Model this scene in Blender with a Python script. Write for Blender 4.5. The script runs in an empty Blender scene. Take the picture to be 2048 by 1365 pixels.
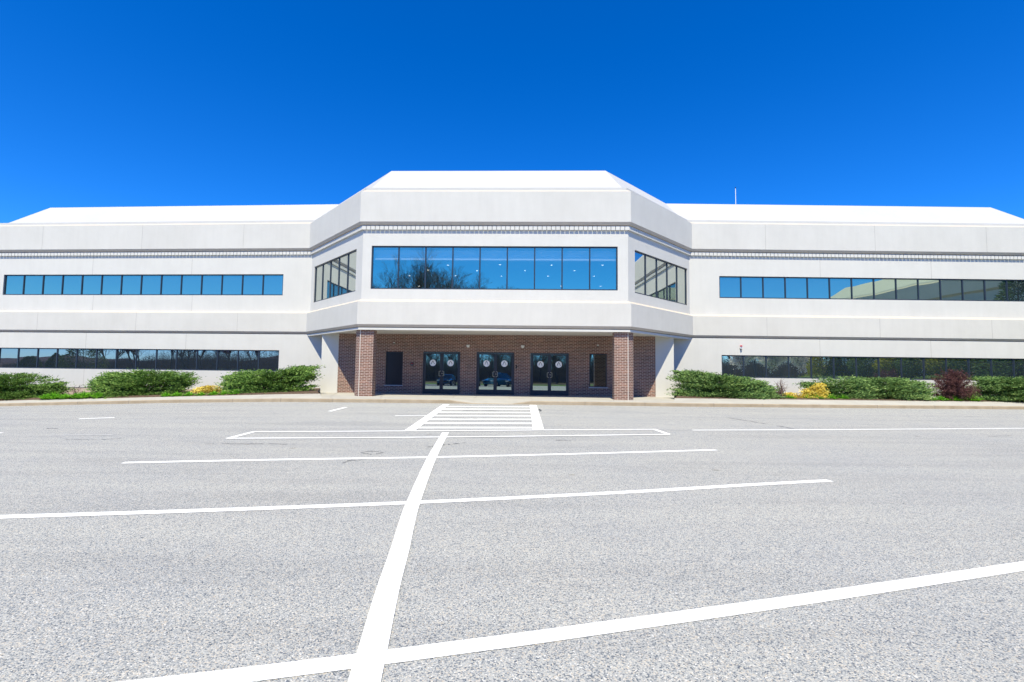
import bpy, bmesh, math, random
from mathutils import Vector, Matrix
R = math.radians
S = bpy.context.scene
COL = S.collection

# ------------------------------------------------------------------ camera, world, sun, exposure
FPX, PITCH, ROLL, EYE = 950.0, 0.06057, 0.01208, 1.4
cd = bpy.data.cameras.new("camera"); cam = bpy.data.objects.new("camera", cd); COL.objects.link(cam)
cd.sensor_width = 36.0; cd.lens = FPX / 2048 * 36.0; cd.clip_end = 5000; cd.clip_start = 0.05
_f = Vector((0, math.cos(PITCH), math.sin(PITCH))); _u0 = Vector((0, -math.sin(PITCH), math.cos(PITCH))); _r0 = Vector((1, 0, 0))
_r = _r0 * math.cos(ROLL) + _u0 * math.sin(ROLL); _u = _u0 * math.cos(ROLL) - _r0 * math.sin(ROLL)
cam.matrix_world = Matrix(((_r.x, _u.x, -_f.x, 0), (_r.y, _u.y, -_f.y, 0), (_r.z, _u.z, -_f.z, EYE), (0, 0, 0, 1)))
S.camera = cam
SUN_EL, SUN_AZ = 59.0, 6.0          # elevation; degrees to the left of straight behind the camera
W = bpy.data.worlds.new("World"); S.world = W; W.use_nodes = True
nt = W.node_tree; bg = nt.nodes["Background"]
sky = nt.nodes.new("ShaderNodeTexSky"); sky.sky_type = 'NISHITA'; sky.sun_disc = False
sky.sun_elevation = R(SUN_EL); sky.sun_rotation = R(180 + SUN_AZ)
sky.air_density = 0.85; sky.dust_density = 0.2; sky.ozone_density = 3.5; sky.altitude = 900
hs = nt.nodes.new("ShaderNodeHueSaturation"); hs.inputs['Saturation'].default_value = 1.38; hs.inputs['Value'].default_value = 1.0
tint = nt.nodes.new("ShaderNodeMix"); tint.data_type = 'RGBA'; tint.blend_type = 'MULTIPLY'; tint.inputs[0].default_value = 1; tint.inputs[7].default_value = (.64, 1.08, 1.50, 1)
nt.links.new(sky.outputs[0], hs.inputs['Color']); nt.links.new(hs.outputs[0], tint.inputs[6]); nt.links.new(tint.outputs[2], bg.inputs['Color'])
bg.inputs['Strength'].default_value = 0.096
sl = bpy.data.lights.new("sun", 'SUN'); sl.energy = 4.4; sl.angle = R(0.5); sl.color = (1.0, 0.93, 0.71)
so = bpy.data.objects.new("sun", sl); COL.objects.link(so)
sdir = Vector((math.sin(R(SUN_AZ)) * math.cos(R(SUN_EL)), math.cos(R(SUN_AZ)) * math.cos(R(SUN_EL)), -math.sin(R(SUN_EL))))
so.rotation_euler = sdir.to_track_quat('-Z', 'Y').to_euler(); so.location = (0, -20, 40)
S.view_settings.view_transform = 'Standard'; S.view_settings.look = 'None'; S.view_settings.gamma = 1.0
S.view_settings.exposure = 0.75
S.cycles.max_bounces = 8; S.cycles.transparent_max_bounces = 8

# ------------------------------------------------------------------ surveying helpers
def ray(px, py):
    return _r * (px - 1024) + _u * (682.5 - py) + _f * FPX
def at(px, py, Y):
    d = ray(px, py); t = Y / d.y
    return Vector((d.x * t, Y, EYE + d.z * t))
def hit(px, py, A, B):                      # vertical plane through plan line A-B -> (s along AB, z)
    d = ray(px, py); ax, ay = A[0], A[1]; ux, uy = B[0] - A[0], B[1] - A[1]; L = math.hypot(ux, uy); ux /= L; uy /= L
    nx, ny = -uy, ux
    t = (ax * nx + ay * ny) / (d.x * nx + d.y * ny)
    x, y = d.x * t, d.y * t
    return (x - ax) * ux + (y - ay) * uy, EYE + d.z * t

# ------------------------------------------------------------------ object helpers
def tag(o, label=None, cat=None, group=None, kind=None):
    if label: o["label"] = label
    if cat: o["category"] = cat
    if group: o["group"] = group
    if kind: o["kind"] = kind
    return o
def empty(name, loc=(0, 0, 0), label=None, cat=None, group=None):
    o = bpy.data.objects.new(name, None); COL.objects.link(o); o.location = loc; o.empty_display_size = .2
    return tag(o, label, cat, group)
class MB:
    def __init__(s): s.v = []; s.f = []; s.m = []; s.uv = []; s.hasuv = False
    def face(s, pts, mi=0, uv=None):
        n = len(s.v); s.v += [tuple(p) for p in pts]; s.f.append(tuple(range(n, n + len(pts)))); s.m.append(mi)
        if uv: s.hasuv = True
        s.uv.append(uv or [(0, 0)] * len(pts))
    def box(s, x0, x1, y0, y1, z0, z1, mi=0, M=None):
        P = [Vector(p) for p in ((x0, y0, z0), (x1, y0, z0), (x1, y1, z0), (x0, y1, z0), (x0, y0, z1), (x1, y0, z1), (x1, y1, z1), (x0, y1, z1))]
        if M is not None: P = [M @ p for p in P]
        for q in ((0, 3, 2, 1), (4, 5, 6, 7), (0, 1, 5, 4), (1, 2, 6, 5), (2, 3, 7, 6), (3, 0, 4, 7)): s.face([P[i] for i in q], mi)
    def tube(s, p0, p1, r0, r1, n=6, mi=0, cap=True):
        p0 = Vector(p0); p1 = Vector(p1); d = (p1 - p0)
        if d.length < 1e-6: return
        d.normalize(); a = d.orthogonal().normalized(); b = d.cross(a)
        c0 = [p0 + (a * math.cos(2 * math.pi * i / n) + b * math.sin(2 * math.pi * i / n)) * r0 for i in range(n)]
        c1 = [p1 + (a * math.cos(2 * math.pi * i / n) + b * math.sin(2 * math.pi * i / n)) * r1 for i in range(n)]
        for i in range(n): j = (i + 1) % n; s.face([c0[i], c0[j], c1[j], c1[i]], mi)
        if cap: s.face(c1, mi); s.face(c0[::-1], mi)
    def lathe(s, c, prof, n=16, M=None, mi=0):
        rings = []
        for r, z in prof:
            ring = [Vector((r * math.cos(2 * math.pi * i / n), r * math.sin(2 * math.pi * i / n), z)) for i in range(n)]
            if M is not None: ring = [M @ p for p in ring]
            rings.append([p + Vector(c) for p in ring])
        for a, b in zip(rings, rings[1:]):
            for i in range(n): j = (i + 1) % n; s.face([a[i], a[j], b[j], b[i]], mi)
    def build(s, name, mats, parent=None, smooth=False, weld=False):
        me = bpy.data.meshes.new(name); me.from_pydata(s.v, [], s.f)
        if not isinstance(mats, (list, tuple)): mats = [mats]
        for m in mats: me.materials.append(m)
        me.polygons.foreach_set("material_index", s.m)
        if s.hasuv:
            l = me.uv_layers.new(name="UVMap"); flat = [c for f in s.uv for p in f for c in p]; l.data.foreach_set("uv", flat)
        if weld:
            b = bmesh.new(); b.from_mesh(me); bmesh.ops.remove_doubles(b, verts=b.verts, dist=1e-4); b.to_mesh(me); b.free()
        if smooth: me.polygons.foreach_set("use_smooth", [True] * len(me.polygons))
        me.update()
        o = bpy.data.objects.new(name, me); COL.objects.link(o)
        if parent: o.parent = parent
        return o
def child_at(o, parent, world):             # parent whose origin is not at zero: mesh was built in world space
    return o
def copy_tree(o, parent=None):
    c = o.copy(); COL.objects.link(c)
    if parent: c.parent = parent
    for ch in [k for k in bpy.data.objects if k.parent == o]: copy_tree(ch, c)
    return c

# ------------------------------------------------------------------ materials
def mat(name):
    m = bpy.data.materials.new(name); m.use_nodes = True; t = m.node_tree
    return m, t, t.nodes["Principled BSDF"]
def N(t, typ, **k):
    n = t.nodes.new(typ)
    for a, b in k.items():
        if a in n.inputs: n.inputs[a].default_value = b
        else: setattr(n, a, b)
    return n
def ramp(t, src, stops):
    r = t.nodes.new("ShaderNodeValToRGB"); t.links.new(src, r.inputs[0])
    while len(r.color_ramp.elements) > 1: r.color_ramp.elements.remove(r.color_ramp.elements[0])
    r.color_ramp.elements[0].position = stops[0][0]; r.color_ramp.elements[0].color = (*stops[0][1], 1)
    for p, c in stops[1:]:
        e = r.color_ramp.elements.new(p); e.color = (*c, 1)
    return r
def flat(name, col, rough=.7, metal=0.0, spec=.5):
    m, t, b = mat(name); b.inputs['Base Color'].default_value = (*col, 1); b.inputs['Roughness'].default_value = rough
    b.inputs['Metallic'].default_value = metal; b.inputs['Specular IOR Level'].default_value = spec
    return m
def mottled(name, c1, c2, scale=3.0, rough=.85, detail=6, bump=0.0, bscale=60, streak=0.0, spec=.3):
    m, t, b = mat(name); tc = N(t, "ShaderNodeTexCoord")
    n = N(t, "ShaderNodeTexNoise", Scale=scale, Detail=detail, Roughness=.6); t.links.new(tc.outputs['Object'], n.inputs['Vector'])
    r = ramp(t, n.outputs['Fac'], [(.3, c1), (.7, c2)]); out = r.outputs[0]
    if streak:
        mp = N(t, "ShaderNodeMapping"); mp.inputs['Scale'].default_value = (2.2, 2.2, .25); t.links.new(tc.outputs['Object'], mp.inputs[0])
        n2 = N(t, "ShaderNodeTexNoise", Scale=1.6, Detail=8, Roughness=.65); t.links.new(mp.outputs[0], n2.inputs['Vector'])
        r2 = ramp(t, n2.outputs['Fac'], [(.42, (1, 1, 1)), (.78, (1 - streak,) * 3)])
        mx = N(t, "ShaderNodeMix", data_type='RGBA', blend_type='MULTIPLY'); mx.inputs[0].default_value = 1
        t.links.new(out, mx.inputs[6]); t.links.new(r2.outputs[0], mx.inputs[7]); out = mx.outputs[2]
    t.links.new(out, b.inputs['Base Color']); b.inputs['Roughness'].default_value = rough; b.inputs['Specular IOR Level'].default_value = spec
    if bump:
        n3 = N(t, "ShaderNodeTexNoise", Scale=bscale, Detail=3); t.links.new(tc.outputs['Object'], n3.inputs['Vector'])
        bp = N(t, "ShaderNodeBump", Strength=bump, Distance=.01); t.links.new(n3.outputs['Fac'], bp.inputs['Height']); t.links.new(bp.outputs[0], b.inputs['Normal'])
    return m
STUCCO = mottled("stucco", (.535, .527, .507), (.57, .562, .542), .9, .9, bump=.25, bscale=45, streak=.04)
FASCIA = mottled("fascia_stucco", (.515, .502, .477), (.56, .547, .522), .7, .9, bump=.3, bscale=40, streak=.045)
ROOFM = mottled("roof_membrane", (.42, .42, .425), (.455, .455, .46), .5, .6, streak=.03)
CREAM = mottled("cream_bevel", (.47, .415, .36), (.50, .45, .39), 1.5, .85)
TAN = mottled("tan_reveal", (.50, .43, .35), (.55, .475, .39), 2, .85)
CURBW = mottled("parapet_curb", (.46, .46, .455), (.50, .50, .50), 1.2, .85)
SOFF = mottled("soffit_paint", (.62, .60, .56), (.68, .66, .62), 1.2, .85)
FOUND = mottled("foundation_concrete", (.42, .34, .28), (.52, .43, .36), 3, .95, streak=.15)
JOINT = flat("joint_sealant", (.36, .35, .34), .9)
FRAME = flat("anodised_frame", (.028, .040, .062), .38, .2)
FRAMED = flat("door_frame_paint", (.018, .026, .042), .45)
CAULK = flat("caulk", (.78, .74, .68), .8)
PAINTW = mottled("road_paint", (.74, .74, .74), (.86, .86, .86), 18, .75, bump=.2, bscale=200)
STEEL = flat("satin_steel", (.62, .58, .50), .3, 1.0)
BLACK = flat("black_plastic", (.01, .01, .012), .4)
WHITEP = flat("white_plastic", (.75, .75, .74), .4)
REDP = flat("red_lens", (.55, .02, .03), .3)
GREYP = flat("grey_lens", (.25, .28, .33), .25)
EMBW = flat("white_vinyl", (.90, .90, .92), .6)
SILL = flat("aluminium_sill", (.42, .47, .55), .4, .3)

def asphalt():
    m, t, b = mat("asphalt"); tc = N(t, "ShaderNodeTexCoord"); O = tc.outputs['Object']
    v = N(t, "ShaderNodeTexVoronoi", Scale=150.0); t.links.new(O, v.inputs['Vector'])
    sp = N(t, "ShaderNodeSeparateColor"); t.links.new(v.outputs['Color'], sp.inputs[0])
    r = ramp(t, sp.outputs[0], [(0, (.070, .088, .118)), (.13, (.182, .198, .217)), (.30, (.30, .307, .308)), (.60, (.38, .386, .38)), (.80, (.445, .436, .407)), (.93, (.48, .42, .345)), (1, (.61, .615, .61))])
    d = ramp(t, v.outputs['Distance'], [(0, (1, 1, 1)), (.55, (1, 1, 1)), (.95, (.66, .68, .71))])
    m1 = N(t, "ShaderNodeMix", data_type='RGBA', blend_type='MULTIPLY'); m1.inputs[0].default_value = 1
    t.links.new(r.outputs[0], m1.inputs[6]); t.links.new(d.outputs[0], m1.inputs[7])
    n = N(t, "ShaderNodeTexNoise", Scale=.45, Detail=9, Roughness=.62); t.links.new(O, n.inputs['Vector'])
    r2 = ramp(t, n.outputs['Fac'], [(.3, (.95, .96, .985)), (.5, (1.0, 1.0, 1.0)), (.72, (1.04, 1.03, 1.01))])
    m2 = N(t, "ShaderNodeMix", data_type='RGBA', blend_type='MULTIPLY'); m2.inputs[0].default_value = 1
    t.links.new(m1.outputs[2], m2.inputs[6]); t.links.new(r2.outputs[0], m2.inputs[7])
    # wear running along the drive lane in front of the kerb
    mp = N(t, "ShaderNodeMapping"); mp.inputs['Scale'].default_value = (.10, 1.1, 1); t.links.new(O, mp.inputs[0])
    n2 = N(t, "ShaderNodeTexNoise", Scale=1.5, Detail=7, Roughness=.6); t.links.new(mp.outputs[0], n2.inputs['Vector'])
    r3 = ramp(t, n2.outputs['Fac'], [(.33, (.90, .90, .905)), (.5, (1, 1, 1)), (.68, (1.06, 1.055, 1.04))])
    m3 = N(t, "ShaderNodeMix", data_type='RGBA', blend_type='MULTIPLY'); m3.inputs[0].default_value = 1
    t.links.new(m2.outputs[2], m3.inputs[6]); t.links.new(r3.outputs[0], m3.inputs[7])
    # small oil and rust spots
    v2 = N(t, "ShaderNodeTexVoronoi", Scale=.9); t.links.new(O, v2.inputs['Vector'])
    r4 = ramp(t, v2.outputs['Distance'], [(.0, (.55, .52, .5)), (.035, (.8, .78, .75)), (.07, (1, 1, 1))])
    m4 = N(t, "ShaderNodeMix", data_type='RGBA', blend_type='MULTIPLY'); m4.inputs[0].default_value = 1
    t.links.new(m3.outputs[2], m4.inputs[6]); t.links.new(r4.outputs[0], m4.inputs[7])
    t.links.new(m4.outputs[2], b.inputs['Base Color']); b.inputs['Roughness'].default_value = .9; b.inputs['Specular IOR Level'].default_value = .25
    bp = N(t, "ShaderNodeBump", Strength=.55, Distance=.006); t.links.new(v.outputs['Distance'], bp.inputs['Height']); bp.invert = True
    t.links.new(bp.outputs[0], b.inputs['Normal'])
    return m
ASPH = asphalt()
CONC = mottled("sidewalk_concrete", (.34, .325, .295), (.41, .395, .36), 1.3, .92, bump=.3, bscale=80)
KERBT = mottled("kerb_concrete", (.29, .235, .165), (.38, .315, .235), 2.2, .95, bump=.4, bscale=50)
SOIL = mottled("mulch", (.05, .032, .022), (.14, .095, .065), 9, .98, bump=1, bscale=60)
LAWN = mottled("lawn_grass", (.055, .12, .02), (.10, .19, .035), .8, .95)
SCRUB = mottled("woodland_floor", (.055, .045, .03), (.09, .075, .045), .4, .98)
def brick(name):
    m, t, b = mat(name); uv = N(t, "ShaderNodeUVMap"); sp = N(t, "ShaderNodeSeparateXYZ"); t.links.new(uv.outputs[0], sp.inputs[0])
    def M_(op, a, c=None):
        n = N(t, "ShaderNodeMath", operation=op)
        for i, v in enumerate((a, c)):
            if v is None: continue
            if isinstance(v, (int, float)): n.inputs[i].default_value = v
            else: t.links.new(v, n.inputs[i])
        return n.outputs[0]
    v = M_('DIVIDE', sp.outputs[1], .0725); row = M_('FLOOR', v); fv = M_('FRACT', v)
    u = M_('ADD', M_('DIVIDE', sp.outputs[0], .225), M_('MULTIPLY', M_('MODULO', row, 2.0), .5)); col = M_('FLOOR', u); fu = M_('FRACT', u)
    bed = M_('LESS_THAN', fv, .20); head = M_('LESS_THAN', fu, .060)
    cb = N(t, "ShaderNodeCombineXYZ"); t.links.new(col, cb.inputs[0]); t.links.new(row, cb.inputs[1])
    wn = N(t, "ShaderNodeTexWhiteNoise"); wn.noise_dimensions = '2D'; t.links.new(cb.outputs[0], wn.inputs['Vector'])
    r = ramp(t, wn.outputs['Value'], [(0, (.115, .060, .048)), (.45, (.155, .076, .057)), (.8, (.185, .087, .064)), (1, (.22, .105, .075))])
    n = N(t, "ShaderNodeTexNoise", Scale=1.3, Detail=6); t.links.new(uv.outputs[0], n.inputs['Vector'])
    r2 = ramp(t, n.outputs['Fac'], [(.3, (.9, .9, .93)), (.7, (1.1, 1.07, 1.04))])
    mo = ramp(t, n.outputs['Fac'], [(.3, (.47, .40, .35)), (.7, (.57, .49, .43))])
    m1 = N(t, "ShaderNodeMix", data_type='RGBA', blend_type='MULTIPLY'); m1.inputs[0].default_value = 1; t.links.new(r.outputs[0], m1.inputs[6]); t.links.new(r2.outputs[0], m1.inputs[7])
    m2 = N(t, "ShaderNodeMix", data_type='RGBA'); t.links.new(M_('MAXIMUM', bed, head), m2.inputs[0]); t.links.new(m1.outputs[2], m2.inputs[6]); t.links.new(mo.outputs[0], m2.inputs[7])
    t.links.new(m2.outputs[2], b.inputs['Base Color']); b.inputs['Roughness'].default_value = .85; b.inputs['Specular IOR Level'].default_value = .3
    return m
BRICK = brick("brick")
def glass(name, tint, see=0.0, wave=.35):
    m = bpy.data.materials.new(name); m.use_nodes = True; t = m.node_tree; t.nodes.clear()
    out = N(t, "ShaderNodeOutputMaterial"); g = N(t, "ShaderNodeBsdfGlossy"); g.inputs['Color'].default_value = (*tint, 1); g.inputs['Roughness'].default_value = .004
    tc = N(t, "ShaderNodeTexCoord"); n = N(t, "ShaderNodeTexNoise", Scale=.55, Detail=1.0); t.links.new(tc.outputs['Object'], n.inputs['Vector'])
    bp = N(t, "ShaderNodeBump", Strength=wave, Distance=.012); t.links.new(n.outputs['Fac'], bp.inputs['Height']); t.links.new(bp.outputs[0], g.inputs['Normal'])
    if see:
        tr = N(t, "ShaderNodeBsdfTransparent"); tr.inputs['Color'].default_value = (.80, .88, .92, 1)
        mx = N(t, "ShaderNodeMixShader"); mx.inputs[0].default_value = see
        t.links.new(g.outputs[0], mx.inputs[1]); t.links.new(tr.outputs[0], mx.inputs[2]); t.links.new(mx.outputs[0], out.inputs[0])
    else:
        df = N(t, "ShaderNodeBsdfDiffuse"); df.inputs['Color'].default_value = (.012, .018, .024, 1); ad = N(t, "ShaderNodeAddShader")
        t.links.new(g.outputs[0], ad.inputs[0]); t.links.new(df.outputs[0], ad.inputs[1]); t.links.new(ad.outputs[0], out.inputs[0])
    return m
GLASS = glass("tinted_glass", (.39, .475, .36))
GLASSL = glass("tinted_glass_ground_floor", (.36, .33, .37))
GLASSR = glass("tinted_glass_garden_side", (.62, .62, .60))
GLASSC = glass("tinted_glass_clear", (.74, .92, .68), .42, .25)
GLASSS = glass("tinted_glass_side", (.53, .565, .52), 0, .25)
GLASSD = glass("door_glass", (.34, .42, .40), 0, .12)

# ------------------------------------------------------------------ ground: lot, kerb, sidewalk, beds
KP = [(-420, 817, 23.4), (0, 813.3, 21.6), (155, 810, 21.2), (340, 806.3, 20.4), (561, 804.2, 19.3), (700, 805.4, 18.7), (880, 807.2, 18.7), (1065, 809.8, 18.9), (1200, 811.5, 19.1), (1368, 813.8, 19.4), (1708, 816.8, 20.5), (2048, 819.5, 21.5), (2400, 823, 22.5)]
KW = [at(*k) for k in KP]
def kerb(x):
    a = KW
    if x <= a[0].x: return a[0].y, a[0].z
    if x >= a[-1].x: return a[-1].y, a[-1].z
    for p, q in zip(a, a[1:]):
        if p.x <= x <= q.x:
            t = (x - p.x) / (q.x - p.x); return p.y + (q.y - p.y) * t, p.z + (q.z - p.z) * t
def ss(t): t = max(0, min(1, t)); return t * t * (3 - 2 * t)
def gz(x, y):
    ky, kz = kerb(x)
    return kz * ss((y - 9) / (ky - 9)) if y > 9 else 0.0
def gnd(px, py):
    d = ray(px, py); z = 0.0; p = None
    for i in range(30):
        t = (z - EYE) / d.z; p = Vector((d.x * t, d.y * t, z)); z = z * .4 + gz(p.x, p.y) * .6
    return p
b = MB()
xs = [-70 + i * 140 / 112 for i in range(113)]; ys = [-24 + i * 33 / 6 for i in range(6)] + [9 + i * .55 for i in range(0, 31)] + [27, 34, 60]
for i in range(len(xs) - 1):
    for j in range(len(ys) - 1):
        q = [(xs[i], ys[j]), (xs[i + 1], ys[j]), (xs[i + 1], ys[j + 1]), (xs[i], ys[j + 1])]
        b.face([(x, y, gz(x, y) - (.06 if y > 26 else 0)) for x, y in q])
tag(b.build("parking_lot", ASPH, smooth=True, weld=True), kind="structure")
b = MB(); b.face([(-3000, -3000, -1.0), (3000, -3000, -1.0), (3000, 3000, -1.0), (-3000, 3000, -1.0)])
tag(b.build("ground", LAWN), kind="structure")
# lawn rising behind the lot (behind the camera) and at its sides
b = MB()
def lz(y): return .06 + 1.6 * ss((-24 - y) / 60) + (2.0 * ss((-84 - y) / 500))
ly = [-24, -30, -38, -50, -70, -100, -200, -600, -1500]
lx = [-1500, -400, -120, -70, -35, 0, 35, 70, 120, 400, 1500]
for i in range(len(lx) - 1):
    for j in range(len(ly) - 1):
        b.face([(x, y, lz(y)) for x, y in ((lx[i], ly[j + 1]), (lx[i + 1], ly[j + 1]), (lx[i + 1], ly[j]), (lx[i], ly[j]))], 1 if (j >= 1 and lx[i] < 30) else 0)
for i in range(len(lx) - 1): b.face([(lx[i], -24, -.1), (lx[i + 1], -24, -.1), (lx[i + 1], -24, .06), (lx[i], -24, .06)])
tag(b.build("lawn", [LAWN, SCRUB], smooth=True, weld=True), kind="structure")
# hills on the far horizon behind the camera
HILLM = mottled("far_hills", (.035, .036, .042), (.055, .048, .052), .01, 1)
b = MB(); rnd = random.Random(4)
for (yy, x0, x1, h, ph) in ((-900, -1500, 200, 34, .3), (-1100, -900, 1500, 22, 2.1)):
    n = 90; pr = None
    for i in range(n + 1):
        x = x0 + (x1 - x0) * i / n
        e = math.sin(math.pi * i / n) ** .6
        z = e * h * (.62 + .25 * math.sin(i * .13 + ph) + .1 * math.sin(i * .41 + ph) + .03 * rnd.random())
        c = [Vector((x, yy + 160, 2)), Vector((x, yy + 60, 2 + z * .7)), Vector((x, yy, 2 + z)), Vector((x, yy - 150, 2))]
        if pr:
            for k in range(3): b.face([pr[k], c[k], c[k + 1], pr[k + 1]])
        pr = c
tag(b.build("hills", HILLM, smooth=True, weld=True), kind="structure")

# ------------------------------------------------------------------ plan of the building
P0r, P1, P2, P3, P4, P5r = (-24, 26.75), (-11.25, 25.88), (-6.89, 21.0), (5.185, 20.60), (9.567, 25.04), (24, 25.03)
def ext(a, b, x): t = (x - a[0]) / (b[0] - a[0]); return (x, a[1] + (b[1] - a[1]) * t)
P0 = ext(P1, P0r, -30.6); P5 = ext(P4, P5r, 29.4)
PLAN = [(P0[0], P0[1] + 16), P0, P1, P2, P3, P4, P5, (P5[0], P5[1] + 16)]
ZL, ZF, ZU = 3.346, 9.354, 7.979
def offs(poly, w):
    out = []
    for i, p in enumerate(poly):
        def nrm(a, b):
            dx, dy = b[0] - a[0], b[1] - a[1]; L = math.hypot(dx, dy); return (-dy / L, dx / L)
        if i == 0: n = nrm(poly[0], poly[1]); out.append((p[0] + n[0] * w, p[1] + n[1] * w)); continue
        if i == len(poly) - 1: n = nrm(poly[-2], poly[-1]); out.append((p[0] + n[0] * w, p[1] + n[1] * w)); continue
        a = nrm(poly[i - 1], p); c = nrm(p, poly[i + 1]); k = 1 + a[0] * c[0] + a[1] * c[1]
        out.append((p[0] + (a[0] + c[0]) / k * w, p[1] + (a[1] + c[1]) / k * w))
    return out
def sweep(mb, poly, prof, mis):
    rows = [[Vector((x, y, z)) for x, y in offs(poly, w)] for w, z in prof]
    for k in range(len(prof) - 1):
        for i in range(len(poly) - 1):
            mb.face([rows[k][i], rows[k][i + 1], rows[k + 1][i + 1], rows[k + 1][i]][::-1] if prof[k][1] > prof[k + 1][1] else [rows[k][i], rows[k][i + 1], rows[k + 1][i + 1], rows[k + 1][i]], mis[k])
BLD = empty("office_building", ((P2[0] + P3[0]) / 2, 21.2, 0), "white two storey office building with ribbon windows and a brick entrance", "building")
BLD.matrix_world = Matrix.Translation(BLD.location)
def bpart(mb, name, mats, parent=None, **k):
    o = mb.build(name, mats, parent or BLD, **k)
    if not parent: o.matrix_parent_inverse = Matrix.Translation(-BLD.location)
    return o
# upper fascia with its bevels
WU, WL = .20, .09
b = MB(); sweep(b, PLAN, [(WU + .1, ZU - .16), (.068, ZU - .12), (0, ZU), (0, ZF), (.20, ZF + .13), (.30, ZF + .15), (.30, ZF + .29), (.5, ZF + .29)], [1, 1, 0, 2, 2, 3, 3])
bpart(b, "upper_fascia", [FASCIA, TAN, CREAM, CURBW])
# mansard roof
rz = at(1000, 342.3, 20.8 + 1.86).z
b = MB(); sweep(b, PLAN, [(.5, ZF + .28), (1.86, rz), (2.1, rz - .02), (4.6, rz - .6)], [0, 0, 0])
pl = offs(PLAN, 4.6); b.face([(x, y, rz - .6) for x, y in pl])
bpart(b, "roof", ROOFM)
# lower fascia
b = MB(); LT = 4.36
sweep(b, PLAN, [(WL + .12, ZL - .135), (.062, ZL - .105), (0, ZL), (0, LT), (WU, LT + .12), (WU + .1, LT + .12)], [1, 1, 0, 2, 2])
bpart(b, "lower_fascia", [FASCIA, TAN, CREAM])
# walls with window openings
WPU = offs(PLAN, WU); WPL = offs(PLAN, WL)
WH = .16      # wall skin thickness
def wall(mb, A, B, z0, z1, ops, mi=0, th=WH):
    L = math.hypot(B[0] - A[0], B[1] - A[1]); ux, uy = (B[0] - A[0]) / L, (B[1] - A[1]) / L; nx, ny = -uy, ux
    def p(s, z, d=0): return (A[0] + ux * s + nx * d, A[1] + uy * s + ny * d, z)
    ss_ = sorted({0, L, *[v for o in ops for v in (o[0], o[1])]}); zz = sorted({z0, z1, *[v for o in ops for v in (o[2], o[3])]})
    for a, c in zip(ss_, ss_[1:]):
        for e, f in zip(zz, zz[1:]):
            ms, mz = (a + c) / 2, (e + f) / 2
            if any(o[0] < ms < o[1] and o[2] < mz < o[3] for o in ops): continue
            mb.face([p(a, e), p(c, e), p(c, f), p(a, f)], mi, [(a, e), (c, e), (c, f), (a, f)])
    for s0, s1, za, zb in ops:
        mb.face([p(s0, za), p(s1, za), p(s1, za, th), p(s0, za, th)], mi); mb.face([p(s0, zb), p(s0, zb, th), p(s1, zb, th), p(s1, zb)], mi)
        mb.face([p(s0, za), p(s0, za, th), p(s0, zb, th), p(s0, zb)], mi); mb.face([p(s1, za), p(s1, zb), p(s1, zb, th), p(s1, za, th)], mi)
def wmat(A, B):        # local frame: x along the wall, y into the building, z up
    L = math.hypot(B[0] - A[0], B[1] - A[1]); ux, uy = (B[0] - A[0]) / L, (B[1] - A[1]) / L
    return Matrix(((ux, -uy, 0, A[0]), (uy, ux, 0, A[1]), (0, 0, 1, 0), (0, 0, 0, 1)))
FW = .055
def ribbon(A, B, s0, s1, za, zb, n, gm, name="ribbon_window", label=None, seed=0):
    M = wmat(A, B); b = MB(); y0, y1 = .045, .12
    b.box(s0 + .002, s1 - .002, y0, y1, zb - FW, zb - .002, M=M); b.box(s0 + .002, s1 - .002, y0 - .012, y1, za + .002, za + FW, M=M)
    b.box(s0 + .002, s0 + FW, y0 + .001, y1, za + FW, zb - FW, M=M); b.box(s1 - FW, s1 - .002, y0 + .001, y1, za + FW, zb - FW, M=M)
    for i in range(1, n):
        s = s0 + (s1 - s0) * i / n; b.box(s - FW / 2, s + FW / 2, y0 + .004, y1, za + FW, zb - FW, M=M)
    # thin bright head flashing
    f = bpart(b, name, FRAME)
    if label: f["label"] = label
    g = MB(); r = random.Random(seed)
    for i in range(n):
        a = s0 + (s1 - s0) * i / n; c = s0 + (s1 - s0) * (i + 1) / n
        t1, t2 = r.uniform(-.0022, .0022), r.uniform(-.0016, .0016)
        pts = [(a, za, 0), (c, za, 0), (c, zb, 0), (a, zb, 0)]
        g.face([M @ Vector((x, .085 + (x - (a + c) / 2) * t1 + (z - (za + zb) / 2) * t2, z)) for x, z, _ in pts])
    g.build("glass", gm, f)
    return f
Z2b, Z2t = 5.374, 6.562; Zcb, Zct = 4.956, 6.926; Z1b, Z1t = 1.158, 2.318
U = WPU; Lo = WPL
def sx(px, py, A, B): return hit(px, py, A, B)[0]
uw = MB(); WT = ZU - .16
opsL = [(sx(6.5, 570, U[1], U[2]), sx(566.5, 560, U[1], U[2]), Z2b, Z2t)]
opsA = [(sx(627.5, 570, U[2], U[3]), sx(712, 540, U[2], U[3]), Zcb - .03, Zct - .02)]
opsC = [(sx(742.3, 535, U[3], U[4]), sx(1235.5, 535, U[3], U[4]), Zcb, Zct)]
opsB = [(sx(1269.7, 540, U[4], U[5]), sx(1375, 575, U[4], U[5]), Zcb - .03, Zct - .03)]
sR0, sR1 = sx(1438.7, 575, U[5], U[6]), sx(2061, 580, U[5], U[6]); opsR = [(sR0, sR1, Z2b, Z2t)]
LT2 = LT + .12
wall(uw, U[0], U[1], LT2, WT, []); wall(uw, U[1], U[2], LT2, WT, opsL); wall(uw, U[2], U[3], LT2, WT, opsA); wall(uw, U[3], U[4], LT2, WT, opsC)
wall(uw, U[4], U[5], LT2, WT, opsB); wall(uw, U[5], U[6], LT2, WT, opsR); wall(uw, U[6], U[7], LT2, WT, [])
bpart(uw, "upper_wall", STUCCO)
lw = MB(); ZB = .13; LB = ZL - .135
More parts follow.
